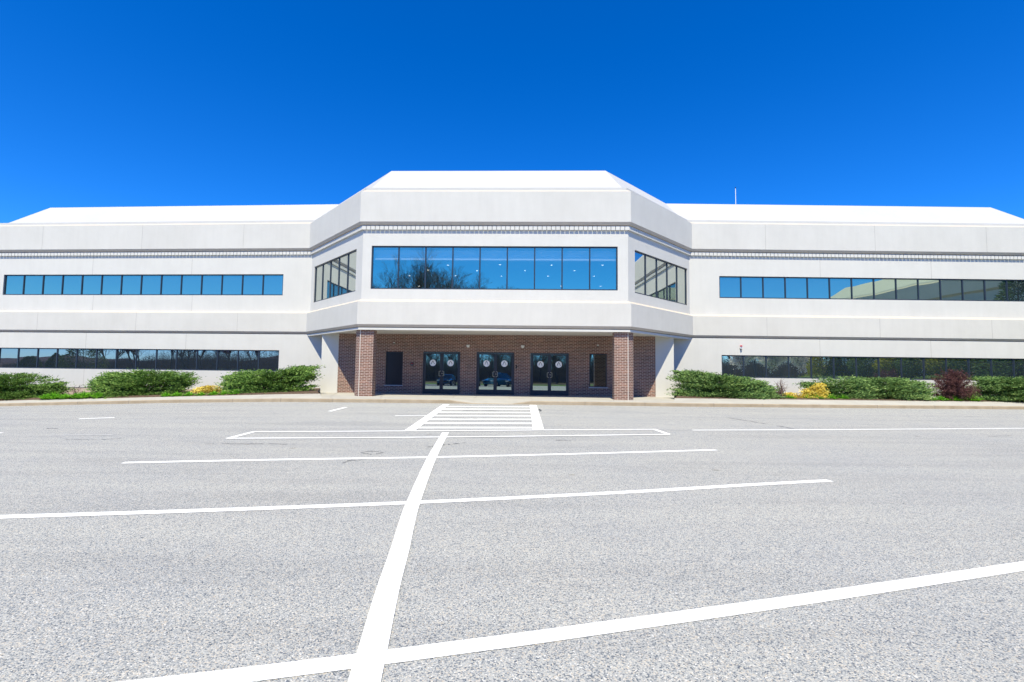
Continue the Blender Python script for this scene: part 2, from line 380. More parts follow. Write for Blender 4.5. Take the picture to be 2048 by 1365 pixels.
o1L = [(sx(-5.5, 720, Lo[1], Lo[2]), sx(557.5, 722, Lo[1], Lo[2]), Z1b, Z1t)]
o1R = [(sx(1443.5, 735, Lo[5], Lo[6]), sx(2076, 735, Lo[5], Lo[6]), Z1b - .03, Z1t - .0)]
# ground-floor wing walls run on behind the bay to meet the piers
PL2 = ext(Lo[1], Lo[2], -8.2); PR2 = ext(Lo[6], Lo[5], 7.0)
wall(lw, Lo[0], Lo[1], ZB, LB, []); wall(lw, Lo[1], PL2, ZB, LB, o1L); 
o1Rs = [(o1R[0][0] + math.hypot(Lo[5][0] - PR2[0], Lo[5][1] - PR2[1]), o1R[0][1] + math.hypot(Lo[5][0] - PR2[0], Lo[5][1] - PR2[1]), Z1b - .03, Z1t)]
bpart(lw, "lower_wall", STUCCO); lw2 = MB()
wall(lw2, PR2, Lo[6], ZB, LB, o1Rs); wall(lw2, Lo[6], Lo[7], ZB, LB, [])
bpart(lw2, "lower_wall", STUCCO)
b = MB()
FO = offs(PLAN, WL + .02)
for prs in (((FO[0], FO[1]), (FO[1], ext(FO[1], FO[2], -8.2))), ((ext(FO[6], FO[5], 7.0), FO[6]), (FO[6], FO[7]))):
    b = MB()
    for A, B_ in prs: wall(b, A, B_, -1.2, ZB - .025, [])
    bpart(b, "foundation", FOUND)
ribbon(U[1], U[2], *opsL[0], 14, GLASS, seed=1, label="upper ribbon window of the left wing with fourteen blue lights")
ribbon(U[2], U[3], *opsA[0], 5, GLASSS, seed=2, label="five light window on the left slanting side of the centre bay")
ribbon(U[3], U[4], *opsC[0], 9, GLASSC, seed=3, label="tall nine light window across the centre bay")
ribbon(U[4], U[5], *opsB[0], 5, GLASSS, seed=4, label="five light window on the right slanting side of the centre bay")
ribbon(U[5], U[6], *opsR[0], 14, GLASS, seed=5, label="upper ribbon window of the right wing")
ribbon(Lo[1], Lo[2], *o1L[0], 14, GLASSL, seed=6, label="ground floor ribbon window of the left wing")
ribbon(Lo[5], Lo[6], *o1R[0], 14, GLASSR, seed=7, label="ground floor ribbon window of the right wing")
# dentil course
dp = offs(PLAN, .105)
for i in range(1, 6):
    A, B_ = dp[i], dp[i + 1]; M = wmat(A, B_); L = math.hypot(B_[0] - A[0], B_[1] - A[1]); n = max(1, round(L / .203)); st = L / n; b = MB()
    for k in range(n): b.box(k * st + .012, (k + 1) * st - .012, 0, .094, ZU - .335, ZU - .150, M=M)
    bpart(b, "dentil_course", STUCCO)
# vertical panel joints
def joint(A, B_, px, py, z0, z1, skew=0):
    s = sx(px, py, A, B_); M = wmat(A, B_); b = MB(); b.box(s - .008, s + .008, -.003, .02, z0, z1, M=M); bpart(b, "panel_joint", JOINT)
F = PLAN
for px in (85, 284, 487): joint(F[1], F[2], px, 480, ZU, ZF)
for px in (1531, 1750, 1973): joint(F[5], F[6], px, 480, ZU, ZF)
for px in (75, 272, 475): joint(F[1], F[2], px, 640, ZL, LT)
for px in (1534, 1760, 1984): joint(F[5], F[6], px, 655, ZL, LT)
for px in (186, 384): joint(U[1], U[2], px, 530, Z2t, WT); joint(U[1], U[2], px, 605, LT2, Z2b)
for px in (172, 372): joint(Lo[1], Lo[2], px, 680, Z1t, LB); joint(Lo[1], Lo[2], px - 5, 760, ZB, Z1b)
for px in (1640, 1862): joint(U[5], U[6], px, 530, Z2t, WT); joint(Lo[5], Lo[6], px, 700, Z1t, LB)

# ------------------------------------------------------------------ bay underside and recess
ZS = at(800, 660.6, P2[1] + WL).z            # bottom of the white band
b = MB(); bp_ = [Lo[2], Lo[3], Lo[4], Lo[5]]
for A, B_ in zip(bp_, bp_[1:]): wall(b, A, B_, ZS, LB, [])
inn = offs(PLAN, WL + .35)[2:6]
for (A, B_), (C_, D_) in zip(zip(bp_, bp_[1:]), zip(inn, inn[1:])):
    b.face([(*A, ZS), (*C_, ZS), (*D_, ZS), (*B_, ZS)])
    b.face([(*C_, ZS), (*C_, ZS + .06), (*D_, ZS + .06), (*D_, ZS)])
bpart(b, "band_beam", STUCCO)
b = MB(); b.face([(*inn[0], ZS + .06), (*inn[3], ZS + .06), (*inn[2], ZS + .06), (*inn[1], ZS + .06)])
b.face([(*Lo[2], ZS + .065), (*Lo[2][:1], 27.5, ZS + .065), (*Lo[5][:1], 27.5, ZS + .065), (*Lo[5], ZS + .065)])
bpart(b, "soffit", SOFF)
ux, uy = P3[0] - P2[0], P3[1] - P2[1]; ul = math.hypot(ux, uy); ux /= ul; uy /= ul
ZD = .115
dpt = at(880, 788.6, 24.3); D0 = dpt; RA = (D0.x - ux * 6, D0.y - uy * 6); RB = (D0.x + ux * 12, D0.y + uy * 12)
ZD = D0.z
def rx(px): return sx(px, 740, RA, RB)
def rzv(px, py): return hit(px, py, RA, RB)[1]
pierL0, pierL1, brL1 = rx(642.5), rx(676), 0; pierR1, pierR0 = rx(1347.5), rx(1310.8)
ops = []
doors = [(845.3, 920.3, 703.7), (952.7, 1028.4, 704.8), (1060.6, 1137.8, 706.6)]
for a, c, tp in doors: ops.append((rx(a), rx(c), ZD - .02, rzv((a + c) / 2, tp)))
wins = [(770.9, 805.2, 703.3, 770.2), (1178.6, 1214.0, 707.6, 774.6)]
for a, c, tp, bt in wins: ops.append((rx(a), rx(c), rzv(a, bt), rzv(a, tp)))
Ms = wmat(RA, RB)
def RP(s, d=0): v = Ms @ Vector((s, d, 0)); return (v.x, v.y)
b = MB(); wall(b, RP(pierL1), RP(pierR0), ZD - .15, ZS + .07, [(o[0] - pierL1, o[1] - pierL1, max(o[2], ZD - .15), o[3]) for o in ops], th=.12)
bpart(b, "brick_wall", BRICK)
b = MB()
for s0, s1 in ((pierL0, pierL1), (pierR0, pierR1)):
    b.box(s0, s1, -.03, 1.9, -.3, ZS + .06, M=Ms)
    bpart(b, "wall_pier", STUCCO); b = MB()
# brick columns at the bay corners
def column(px_corner, side, wf=.60, wa=.44, dn=.45):
    i = 3 if side < 0 else 4
    V = Vector((*offs(PLAN, WL + .13)[i], 0)); u = Vector((ux, uy, 0)) * (-side); n = Vector((-uy, ux, 0))
    nb = Vector((*PLAN[2 if side < 0 else 5], 0)) - Vector((*PLAN[i], 0)); nb.normalize()
    pts = [V, V + u * wf, V + u * wf + n * dn, V + nb * wa + n * .45, V + nb * wa]
    b = MB(); acc = 0; z0, z1 = ZD - .2, ZS + .001
    m = len(pts)
    for k in range(m):
        a, c = pts[k], pts[(k + 1) % m]; L = (c - a).length
        q = [(a.x, a.y, z0), (c.x, c.y, z0), (c.x, c.y, z1), (a.x, a.y, z1)]; uvs = [(acc, z0), (acc + L, z0), (acc + L, z1), (acc, z1)]
        if side > 0: q = q[::-1]; uvs = uvs[::-1]
        b.face(q, 0, uvs); acc += L
    o = bpart(b, "brick_column", BRICK)
    c = MB(); c.tube((V.x, V.y - .004, z0), (V.x, V.y - .004, z1 - .02), .011, .011, 6); c.build("sealant_strip", CAULK, o)
column(718, -1); column(1262, 1)

# entrance doors
def door(i, a, c, tp, label):
    s0, s1 = rx(a), rx(c); zt = rzv((a + c) / 2, tp); z0 = ZD + .002; mid = (s0 + s1) / 2
    b = MB(); y0, y1 = .03, .10; fw = .05
    b.box(s0 + .002, s1 - .002, y0, y1, zt - fw, zt - .002, M=Ms); b.box(s0 + .002, s0 + fw, y0, y1, z0, zt - fw - .001, M=Ms); b.box(s1 - fw, s1 - .002, y0, y1, z0, zt - fw - .001, M=Ms)
    b.box(s0 + fw + .001, s1 - fw - .001, y0 + .01, y1, z0, z0 + .015, M=Ms)
    b.box(s0 + fw + .001, s1 - fw - .001, y1 + .002, y1 + .012, z0 + .016, zt - fw - .001, M=Ms)
    fr = bpart(b, "entrance_door", FRAMED); fr["label"] = label
    for k, (l0, l1) in enumerate(((s0 + fw, mid), (mid, s1 - fw))):
        l0 += .003; l1 -= .003 if k else .001; zb = z0 + .02; ztt = zt - fw - .005; st = .085; g0, g1 = zb + .235, ztt - .07
        b = MB(); ly0, ly1 = .04, .085
        b.box(l0, l0 + st, ly0, ly1, zb, ztt, M=Ms); b.box(l1 - st, l1, ly0, ly1, zb, ztt, M=Ms)
        b.box(l0 + st, l1 - st, ly0, ly1, zb, g0, M=Ms); b.box(l0 + st, l1 - st, ly0, ly1, g1, ztt, M=Ms)
        b.build("door_leaf", FRAMED, fr)
        g = MB(); tl = .0098
        g.face([Ms @ Vector((x, .060 + (z - g0) * tl, z)) for x, z in ((l0 + st, g0), (l1 - st, g0), (l1 - st, g1), (l0 + st, g1))]); g.build("glass", GLASSD, fr)
        # round white emblem with a pointed black arch
        cx = (l0 + l1) / 2; cz = g1 - (g1 - g0) * .255; rr = .165; e = MB(); M2 = Ms
        n = 40; e.face([M2 @ Vector((cx + rr * math.cos(2 * math.pi * q / n), .0515, cz + rr * math.sin(2 * math.pi * q / n))) for q in range(n)], 0)
        def bar(p, q, w):
            p = Vector(p); q = Vector(q); d = (q - p).normalized(); m_ = Vector((-d.y, d.x)) * w / 2
            e.face([M2 @ Vector((cx + v[0], .0485, cz + v[1])) for v in (p - m_, q - m_, q + m_, p + m_)], 1)
        bar((-.012, .105), (-.082, -.06), .022); bar((.004, .105), (.054, .008), .022); bar((.060, -.005), (.085, -.06), .022); bar((-.02, .1), (.012, .1), .02)
        e.build("emblem", [EMBW, BLACK], fr)
        # pull handle
        h = MB(); hx = (l1 - .045) if k == 0 else (l0 + .045); sg = -1 if k == 0 else 1; hz = zb + (ztt - zb) * .49; ox = hx + sg * .075
        v = lambda x, y, z: Ms @ Vector((x, y, z))
        h.tube(v(hx, .04, hz + .12), v(hx, -.02, hz + .125), .010, .010); h.tube(v(hx, .04, hz - .12), v(hx, -.02, hz - .125), .010, .010)
        h.tube(v(hx, -.02, hz + .125), v(ox, -.02, hz + .105), .008, .008); h.tube(v(hx, -.02, hz - .125), v(ox, -.02, hz - .105), .008, .008); h.tube(v(ox, -.02, hz + .11), v(ox, -.02, hz - .11), .008, .008)
        h.build("pull_handle", STEEL, fr)
    k_ = MB(); hz = z0 + (zt - z0) * .485; k_.box(mid - .05, mid + .05, .022, .04, hz - .07, hz + .07, M=Ms); k_.build("lock_plate", BLACK, fr)
    k_ = MB(); k_.tube(Ms @ Vector((mid + .03, .022, hz)), Ms @ Vector((mid + .03, .008, hz)), .018, .016, 10); k_.build("lock_cylinder", WHITEP, fr)
for i, ((a, c, tp), lab) in enumerate(zip(doors, ("left pair of glazed entrance doors with white round emblems", "middle pair of glazed entrance doors with white round emblems", "right pair of glazed entrance doors with white round emblems"))): door(i, a, c, tp, lab)
for i, (a, c, tp, bt) in enumerate(wins):
    s0, s1, z0, z1 = rx(a), rx(c), rzv(a, bt), rzv(a, tp); b = MB()
    for q in ((s0 + .002, s0 + .05, z0 + .05, z1 - .05), (s1 - .05, s1 - .002, z0 + .05, z1 - .05), (s0 + .002, s1 - .002, z1 - .05, z1 - .002), (s0 + .002, s1 - .002, z0 + .002, z0 + .05)): b.box(q[0], q[1], .04, .1, q[2], q[3], M=Ms)
    f = bpart(b, "sidelight_window", FRAMED); f["label"] = ("blacked out narrow window left of the entrance doors", "narrow mirrored window right of the entrance doors")[i]
    g = MB(); g.face([Ms @ Vector((x, .07 + (z - z0) * (.009 if i else 0), z)) for x, z in ((s0 + .04, z0 + .04), (s1 - .04, z0 + .04), (s1 - .04, z1 - .04), (s0 + .04, z1 - .04))])
    g.build("glass" if i else "black_panel", GLASSD if i else flat("black_screen", (.008, .012, .022), .35), f)
    k = MB(); k.box(s0 - .03, s1 + .03, -.045, .05, z0 - .045, z0 - .003, M=Ms); k.build("sill", SILL, f)

# room behind the centre window
CA, CB = U[3], U[4]; Mc = wmat(CA, CB); c0, c1 = opsC[0][0] - .6, opsC[0][1] + .6
b = MB(); zc = 6.62
b.face([Mc @ Vector(p) for p in ((c0, .2, 4.5), (c1, .2, 4.5), (c1, 11, 4.5), (c0, 11, 4.5))], 1)
b.face([Mc @ Vector(p) for p in ((c0, .5, zc), (c0, 11, zc), (c1, 11, zc), (c1, .5, zc))], 0)
b.face([Mc @ Vector(p) for p in ((c0, 11, 4.5), (c1, 11, 4.5), (c1, 11, zc), (c0, 11, zc))], 2)
for x in (c0, c1): b.face([Mc @ Vector(p) for p in ((x, .2, 4.5), (x, 11, 4.5), (x, 11, 7.2), (x, .2, 7.2))], 2)
bpart(b, "interior_room", [flat("ceiling_tile", (.55, .58, .62), .9), flat("carpet", (.05, .06, .08), .95), flat("interior_wall", (.25, .27, .3), .9)])
b = MB(); b.box(c0 + .01, c1 - .01, .30, .50, 6.36, 6.80, M=Mc); bpart(b, "window_valance", flat("valance", (.88, .84, .88), .9))
EM = bpy.data.materials.new("ceiling_lamp"); EM.use_nodes = True; EM.node_tree.nodes["Principled BSDF"].inputs['Emission Color'].default_value = (1, .95, .85, 1); EM.node_tree.nodes["Principled BSDF"].inputs['Emission Strength'].default_value = 1.7
for (px, py) in ((797, 530), (896, 531), (1000, 530), (1103, 531), (1205, 531), (761, 541), (856, 541), (954, 542), (1050, 542), (1149, 542), (819, 552), (911, 552), (1003, 553), (1096, 553), (1188, 553), (1122, 573), (1201, 573), (838, 573)):
    d = ray(px, py); t = (zc - .012 - EYE) / d.z; p = Vector((d.x * t, d.y * t, zc - .012))
    if p.y > 31.5: continue
    b = MB(); b.lathe(p, [(.045, .011), (.045, 0), (.04, -.004), (0.001, -.004)], 12); bpart(b, "ceiling_lamp", EM)

# ------------------------------------------------------------------ kerb, sidewalk, planting beds
def kpt(px):
    for (a, ay, aD), (c, cy, cD) in zip(KP, KP[1:]):
        if a <= px <= c:
            t = (px - a) / (c - a); return at(px, ay + (cy - ay) * t, aD + (cD - aD) * t)
ST = []   # (px, kerb height, back)
def bedback(px):
    if px < 1024:
        T = [(-420, 806, 24.4), (0, 802, 22.9), (340, 794, 21.9), (560, 789, 20.9), (641, 787.8, 20.8)]
    else: T = [(1349, 796.8, 20.9), (1708, 801, 21.9), (2048, 804.6, 23.0), (2400, 807.5, 24.0)]
    for (a, ay, aD), (c, cy, cD) in zip(T, T[1:]):
        if a <= px <= c:
            t = (px - a) / (c - a); return at(px, ay + (cy - ay) * t, aD + (cD - aD) * t)
KH = .13
rowsL = [(px, KH, bedback(px)) for px in (-420, -200, 0, 80, 155, 250, 340, 450, 561, 641)]
def rback(px): s = rx(px); q = RP(s, .06); return Vector((q[0], q[1], ZD))
rowsM = [(642, KH, rback(642)), (700, KH, rback(690)), (800, KH, rback(800)), (897, KH, rback(897)), (946, .012, rback(946)), (1024, .012, rback(1024)), (1062, KH, rback(1062)), (1200, KH, rback(1200)), (1348, KH, rback(1348))]
rowsR = [(px, KH, bedback(px)) for px in (1349, 1450, 1560, 1708, 1880, 2048, 2200, 2400)]
rows = rowsL + rowsM + rowsR
sw = MB(); kb = MB(); prev = None
for px, h, bk in rows:
    k = kpt(px); kt = k + Vector((0, 0, h)); kin = k + Vector((0, .15, h + .004)); full = k.z + KH
    yd = min(k.y + 1.45, k.y + (bk.y - k.y) * .8); mid = Vector((k.x * yd / k.y, yd, full + (bk.z - full) * min(1, (yd - k.y) / (bk.y - k.y)) + .0))
    cur = [k - Vector((0, 0, .15)), kt - Vector((0, -.0, .012)), kt + Vector((0, .012, 0)), kin, mid, bk]
    if prev:
        for a in range(3): kb.face([prev[a], cur[a], cur[a + 1], prev[a + 1]], 0)
        for a in (3, 4): sw.face([prev[a], cur[a], cur[a + 1], prev[a + 1]])
    prev = cur
tag(kb.build("kerb", KERBT), kind="structure"); tag(sw.build("sidewalk", CONC), kind="structure")
# bevelled joints across kerb and slab
jm = MB(); DJ = flat("joint_dark", (.16, .14, .12), .95)
for px in (52, 155, 257, 360, 465, 561, 665, 770, 1170, 1290, 1428, 1526, 1640, 1755, 1870, 1985):
    k = kpt(px); jm.box(k.x - .007, k.x + .007, k.y - .003, k.y + .10, k.z, k.z + KH + .006)
tag(jm.build("kerb_joint_lines", DJ), kind="structure")
jm = MB()
LJ = flat("slab_joint", (.36, .33, .29), .95)
for px, pb in ((660, 676), (760, 772), (905, 912), (948, 958), (1018, 1020), (1064, 1062), (1150, 1146), (1250, 1243)):
    k = kpt(px); bk = rback(pb); f0 = KH if not (900 < px < 1060) else .02
    a = k + Vector((0, .17, f0 + .010)); mid = Vector((k.x * (k.y + 1.45) / k.y, k.y + 1.45, k.z + KH + .012)); c = bk + Vector((0, -.1, .008))
    for p, q in ((a, mid), (mid, c)): jm.face([p - Vector((.007, 0, 0)), p + Vector((.007, 0, 0)), q + Vector((.007, 0, 0)), q - Vector((.007, 0, 0))])
tag(jm.build("sidewalk_joint_lines", LJ), kind="structure")
for side, rr_ in ((0, rowsL), (1, rowsR)):
    b = MB(); prev = None
    for px, h, bk in rr_:
        A = bk - Vector((0, 0, .01)); wy = 27.2 if not side else 25.6
        C1 = Vector((A.x * 1.04, A.y + .5, A.z + .06)); C2 = Vector((A.x * (wy / A.y), wy, A.z + (.02 if px > 300 else -.06)))
        cur = [A - Vector((0, 0, .2)), A, C1, C2]
        if prev:
            for a in range(3): b.face([prev[a], cur[a], cur[a + 1], prev[a + 1]])
        prev = cur
    tag(b.build("planting_bed_soil", SOIL), kind="structure")

# ------------------------------------------------------------------ road markings
def strip(mb, pts, w, lift=.004, sub=6):
    P = []
    for (a, c) in zip(pts, pts[1:]):
        for i in range(sub): P.append(a + (c - a) * (i / sub))
    P.append(pts[-1]); L = []; Rr = []
    for i, p in enumerate(P):
        d = (P[min(i + 1, len(P) - 1)] - P[max(i - 1, 0)]); d.z = 0; d.normalize(); n = Vector((-d.y, d.x, 0)) * w / 2
        for arr, q in ((L, p + n), (Rr, p - n)): arr.append(Vector((q.x, q.y, gz(q.x, q.y) + lift)))
    for i in range(len(P) - 1): mb.face([Rr[i], Rr[i + 1], L[i + 1], L[i]])
def smooth_pts(ps, k=5):
    out = []
    for i in range(len(ps) - 1):
        p0, p1, p2, p3 = ps[max(i - 1, 0)], ps[i], ps[i + 1], ps[min(i + 2, len(ps) - 1)]
        for j in range(k):
            t = j / k; out.append(.5 * ((2 * p1) + (p2 - p0) * t + (2 * p0 - 5 * p1 + 4 * p2 - p3) * t * t + (3 * p1 - p0 - 3 * p2 + p3) * t ** 3))
    out.append(ps[-1]); return out
def line(name, pxs, w, lift, curve=True, mt=None, **k):
    pts = [gnd(*p) for p in pxs]; b = MB(); strip(b, smooth_pts(pts) if curve and len(pts) > 2 else pts, w, lift, 2 if curve and len(pts) > 2 else 8)
    return tag(b.build(name, mt or PAINTW), kind="structure")
line("stall_line", [(246, 926.3), (560, 920), (857, 915.3), (1150, 908.5), (1432, 900.5)], .115, .004)
line("stall_line", [(-60, 1037), (0, 1035), (420, 1021.5), (826, 1006), (1240, 986), (1500, 970.5), (1660, 962)], .115, .004)
line("stall_line", [(60, 1402), (259, 1379), (482, 1352.5), (712, 1323.5), (950, 1292), (1100, 1272), (1600, 1201), (2048, 1133), (2250, 1100)], .118, .004)
line("centre_line", [(891, 866), (864, 916), (829, 1000), (813, 1050), (800, 1100), (776, 1180), (743, 1311), (729, 1365), (712, 1440)], .145, .0085)
line("lane_box_line", [(455, 878), (508, 864.3)], .11, .006, False)
line("lane_box_line", [(505, 864.3), (700, 863.6), (890, 862.5), (1100, 861), (1312, 859.6)], .11, .008)
line("lane_box_line", [(455, 878), (700, 876.8), (1000, 874.2), (1338, 870)], .11, .010)
line("lane_box_line", [(1310, 860), (1338, 869.6)], .11, .006, False)
line("lane_line", [(1385, 861), (1700, 859.6), (2048, 857.2), (2300, 855)], .10, .004)
line("dash_line", [(158, 838.3), (229, 835.8)], .17, .004, False)
line("dash_line", [(659, 823.2), (692, 815)], .13, .004, False)
line("dash_line", [(790, 832.3), (862, 831.5)], .12, .007, False)
FADE = mottled("worn_road_paint", (.30, .30, .31), (.50, .50, .50), 14, .85)
line("worn_line", [(95, 871.5), (226, 870.3)], .10, .004, False, FADE)
line("worn_line", [(-30, 867), (5, 866.4)], .12, .004, False)
line("worn_line", [(580, 844), (760, 843.5)], .05, .004, False, FADE)
line("worn_line", [(1330, 861.5), (1388, 861.4)], .06, .004, False, FADE)
# ladder crosswalk
LQ = [gnd(819, 862.5), gnd(893, 809.5)]; RQ = [gnd(1077, 861.5), gnd(1072, 836), gnd(1066, 811)]
b = MB(); strip(b, LQ, .24, .010)
strip(b, RQ, .26, .010)
def inx(y, P):
    P = sorted(P, key=lambda p: p.y)
    for a, c in zip(P, P[1:]):
        if a.y - .5 <= y <= c.y + .5 and (y <= c.y or c is P[-1]): return a.x + (c.x - a.x) * (y - a.y) / (c.y - a.y)
for py_l, py_r in ((813.4, 814.4), (818.6, 819.6), (825, 826), (832, 832.6), (839.5, 839.8), (847.6, 847.6), (856.4, 856.2)):
    yl = gnd(860, py_l).y; yr = gnd(1070, py_r).y
    a = Vector((inx(yl, LQ), yl, 0)); c = Vector((inx(yr, RQ), yr, 0)); strip(b, [a, c], .27 + (yl - 11) * .012, .0055)
tag(b.build("crosswalk_ladder", PAINTW), kind="structure")
# cracks, tar marks
CRK = flat("crack_tar", (.07, .075, .085), .9)
rnd = random.Random(9)
def crack(pts, w=.02, mt=CRK):
    P = [gnd(*p) for p in pts]; Q = []
    for a, c in zip(P, P[1:]):
        n = 10
        for i in range(n): q = a + (c - a) * (i / n); q.y += rnd.uniform(-.03, .03); Q.append(q)
    b = MB()
    for i in range(len(Q) - 1):
        if rnd.random() < .15: continue
        strip(b, [Q[i], Q[i + 1]], w * rnd.uniform(.5, 1.4), .006, 1)
    tag(b.build("asphalt_crack", mt), kind="structure")
CRK2 = flat("faint_crack", (.17, .17, .175), .9)
crack([(855, 895), (885, 890.5), (935, 886)], .035)
crack([(1082, 823), (1078, 818.5)], .06); crack([(1074, 823.4), (1079, 823)], .10)
crack([(0, 818), (48, 813.9)], .05)
crack([(410, 888), (520, 888.5), (600, 889)], .025, CRK2); crack([(130, 880), (210, 879.5), (265, 876)], .02, CRK2)
crack([(1455, 836), (1500, 843), (1560, 853), (1590, 859)], .05, CRK2)
crack([(1112, 881), (1145, 882)], .04, CRK2); crack([(722, 906), (740, 903), (768, 906), (745, 910), (724, 906)], .02, CRK2)
crack([(925, 822.4), (1000, 822.4)], .05); crack([(880, 836.3), (963, 838)], .045, CRK2)
crack([(1930, 834), (1950, 834.6)], .05); crack([(1975, 873.5), (2030, 872)], .025, CRK2); crack([(94, 857.5), (116, 857.8)], .04)
crack([(686, 927), (696, 922.5), (730, 920)], .02, CRK2)

# ------------------------------------------------------------------ fixtures
def wallpt(px, py, A, B_, d=0):
    s, z = hit(px, py, A, B_); v = wmat(A, B_) @ Vector((s, d, z)); return v
def thing(name, label, cat, loc, M3, group=None):
    o = empty(name, loc, label, cat, group); o.matrix_world = Matrix.Translation(loc) @ M3.to_3x3().to_4x4(); return o
def sconce(px, py, label):
    p = wallpt(px, py, RA, RB); o = thing("wall_lamp", label, "wall lamp", p, Ms, "wall lamps over the entrance doors")
    b = MB(); b.box(-.05, .05, -.02, 0, -.05, .06); b.build("mounting_plate", WHITEP, o)
    b = MB(); b.lathe((0, -.09, 0), [(.0, .055), (.085, .055), (.095, .02), (.055, -.075), (.0, -.08)], 14); b.build("lamp_head", WHITEP, o, smooth=False)
sconce(936.5, 692.5, "white cup shaped wall lamp on brick between the left and middle doors")
sconce(1045.5, 693.5, "white cup shaped wall lamp on brick between the middle and right doors")
def dome(px, py, label):
    p = wallpt(px, py, RA, RB); o = thing("security_camera", label, "camera", p, Ms, "security cameras on the brick wall")
    b = MB(); b.tube((0, 0, .02), (0, -.08, .02), .028, .028, 10); b.build("mounting_arm", WHITEP, o)
    b = MB(); b.lathe((0, -.10, 0), [(.0, .05), (.05, .045), (.055, 0)], 14); b.build("housing", WHITEP, o)
    b = MB(); b.lathe((0, -.10, 0), [(.050, 0), (.045, -.025), (.02, -.05), (0, -.053)], 14); b.build("lens_dome", BLACK, o, smooth=True)
dome(789.5, 687.3, "small white security camera above the blacked out window")
dome(1195, 692, "small white security camera above the narrow mirrored window")
p = wallpt(824.3, 728.5, RA, RB); o = thing("fire_alarm_bell_box", "small dark keypad with a red light on brick left of the doors", "alarm", p, Ms)
b = MB(); b.box(-.075, .075, -.05, 0, -.10, .10); b.build("housing", flat("dark_housing", (.05, .03, .04), .6), o)
b = MB(); b.tube((0, -.05, .035), (0, -.062, .035), .026, .02, 10); b.build("red_light", REDP, o)
b = MB(); b.box(-.03, .03, -.058, -.05, -.06, -.02); b.build("keypad_plate", GREYP, o)
p = wallpt(1032.6, 734.5, RA, RB); o = thing("card_reader", "slim black card reader on brick right of the middle doors", "card reader", p, Ms)
b = MB(); b.box(-.033, .033, -.03, 0, -.085, .085); b.build("reader_body", BLACK, o)
b = MB(); b.box(-.02, .02, -.022, 0, -.165, -.125); b.build("door_button", BLACK, o)
p = wallpt(1481.5, 695.5, Lo[5], Lo[6]); Mw = wmat(Lo[5], Lo[6]); o = thing("alarm_strobe", "small white alarm strobe with red cap above the right ground floor window", "alarm", p, Mw)
b = MB(); b.box(-.06, .06, -.05, 0, -.05, .05); b.build("base_plate", WHITEP, o)
b = MB(); b.box(-.045, .045, -.09, -.0, .052, .11); b.build("red_cap", REDP, o)
b = MB(); b.lathe((0, -.06, -.05), [(.05, 0), (.05, -.03), (.03, -.09), (0, -.10)], 12); b.build("lens", GREYP, o)
for A, B_, px, py in ((RA, RB, 915.5, 691),):
    pass
ap = at(1471.5, 410, 27.3); o = empty("roof_antenna", (ap.x, ap.y, ap.z - .4), "thin white whip antenna standing on the right wing roof", "antenna")
b = MB(); b.tube((0, 0, 0), (0, 0, 1.40), .020, .016, 8); b.build("mast", WHITEP, o)
b = MB(); b.tube((0, 0, 1.38), (0, 0, 1.46), .026, .022, 8); b.build("tip", BLACK, o)
b = MB(); b.box(-.09, .09, -.09, .09, -.05, .05); b.build("base", GREYP, o)

# ------------------------------------------------------------------ plants
def leafmat(name, cols, scale=2.0, rough=.75, trans=.12):
    m, t, b = mat(name); g = N(t, "ShaderNodeNewGeometry"); tc = N(t, "ShaderNodeTexCoord")
    n = N(t, "ShaderNodeTexNoise", Scale=scale, Detail=3); t.links.new(tc.outputs['Object'], n.inputs['Vector'])
    ad = N(t, "ShaderNodeMath", operation='ADD'); mu = N(t, "ShaderNodeMath", operation='MULTIPLY'); mu.inputs[1].default_value = .55
    t.links.new(g.outputs['Random Per Island'], mu.inputs[0]); t.links.new(mu.outputs[0], ad.inputs[0])
    m2 = N(t, "ShaderNodeMath", operation='MULTIPLY_ADD'); m2.inputs[1].default_value = .9; m2.inputs[2].default_value = -.22; t.links.new(n.outputs['Fac'], m2.inputs[0]); t.links.new(m2.outputs[0], ad.inputs[1])
    k = len(cols); r = ramp(t, ad.outputs[0], [(i / (k - 1), c) for i, c in enumerate(cols)]); t.links.new(r.outputs[0], b.inputs['Base Color'])
    b.inputs['Roughness'].default_value = rough; b.inputs['Specular IOR Level'].default_value = .25
    out = t.nodes["Material Output"]; tr = N(t, "ShaderNodeBsdfTranslucent"); t.links.new(r.outputs[0], tr.inputs[0]); mx = N(t, "ShaderNodeMixShader"); mx.inputs[0].default_value = trans
    t.links.new(b.outputs[0], mx.inputs[1]); t.links.new(tr.outputs[0], mx.inputs[2]); t.links.new(mx.outputs[0], out.inputs[0])
    return m
JUN = leafmat("juniper_leaf", [(.032, .08, .02), (.07, .155, .03), (.13, .24, .048), (.205, .325, .07), (.32, .40, .12)])
JUNB = leafmat("juniper_leaf_blue", [(.038, .088, .03), (.08, .165, .048), (.145, .25, .072), (.23, .34, .10), (.34, .42, .16)])
YEL = leafmat("golden_leaf", [(.42, .31, .03), (.62, .48, .06), (.74, .60, .13), (.80, .69, .26)])
TUF = leafmat("daylily_leaf", [(.09, .28, .012), (.15, .42, .02), (.22, .52, .03), (.30, .58, .05)], trans=.25)
BAR = leafmat("barberry_leaf", [(.05, .022, .024), (.085, .036, .038), (.12, .052, .05), (.16, .075, .068)])
TWG = mottled("twig_bark", (.09, .055, .045), (.16, .10, .085), 5, .9)
TRUNK = mottled("tree_bark", (.06, .05, .042), (.12, .10, .085), 4, .95)
DKT = mottled("juniper_stem", (.07, .045, .03), (.12, .08, .055), 6, .95)

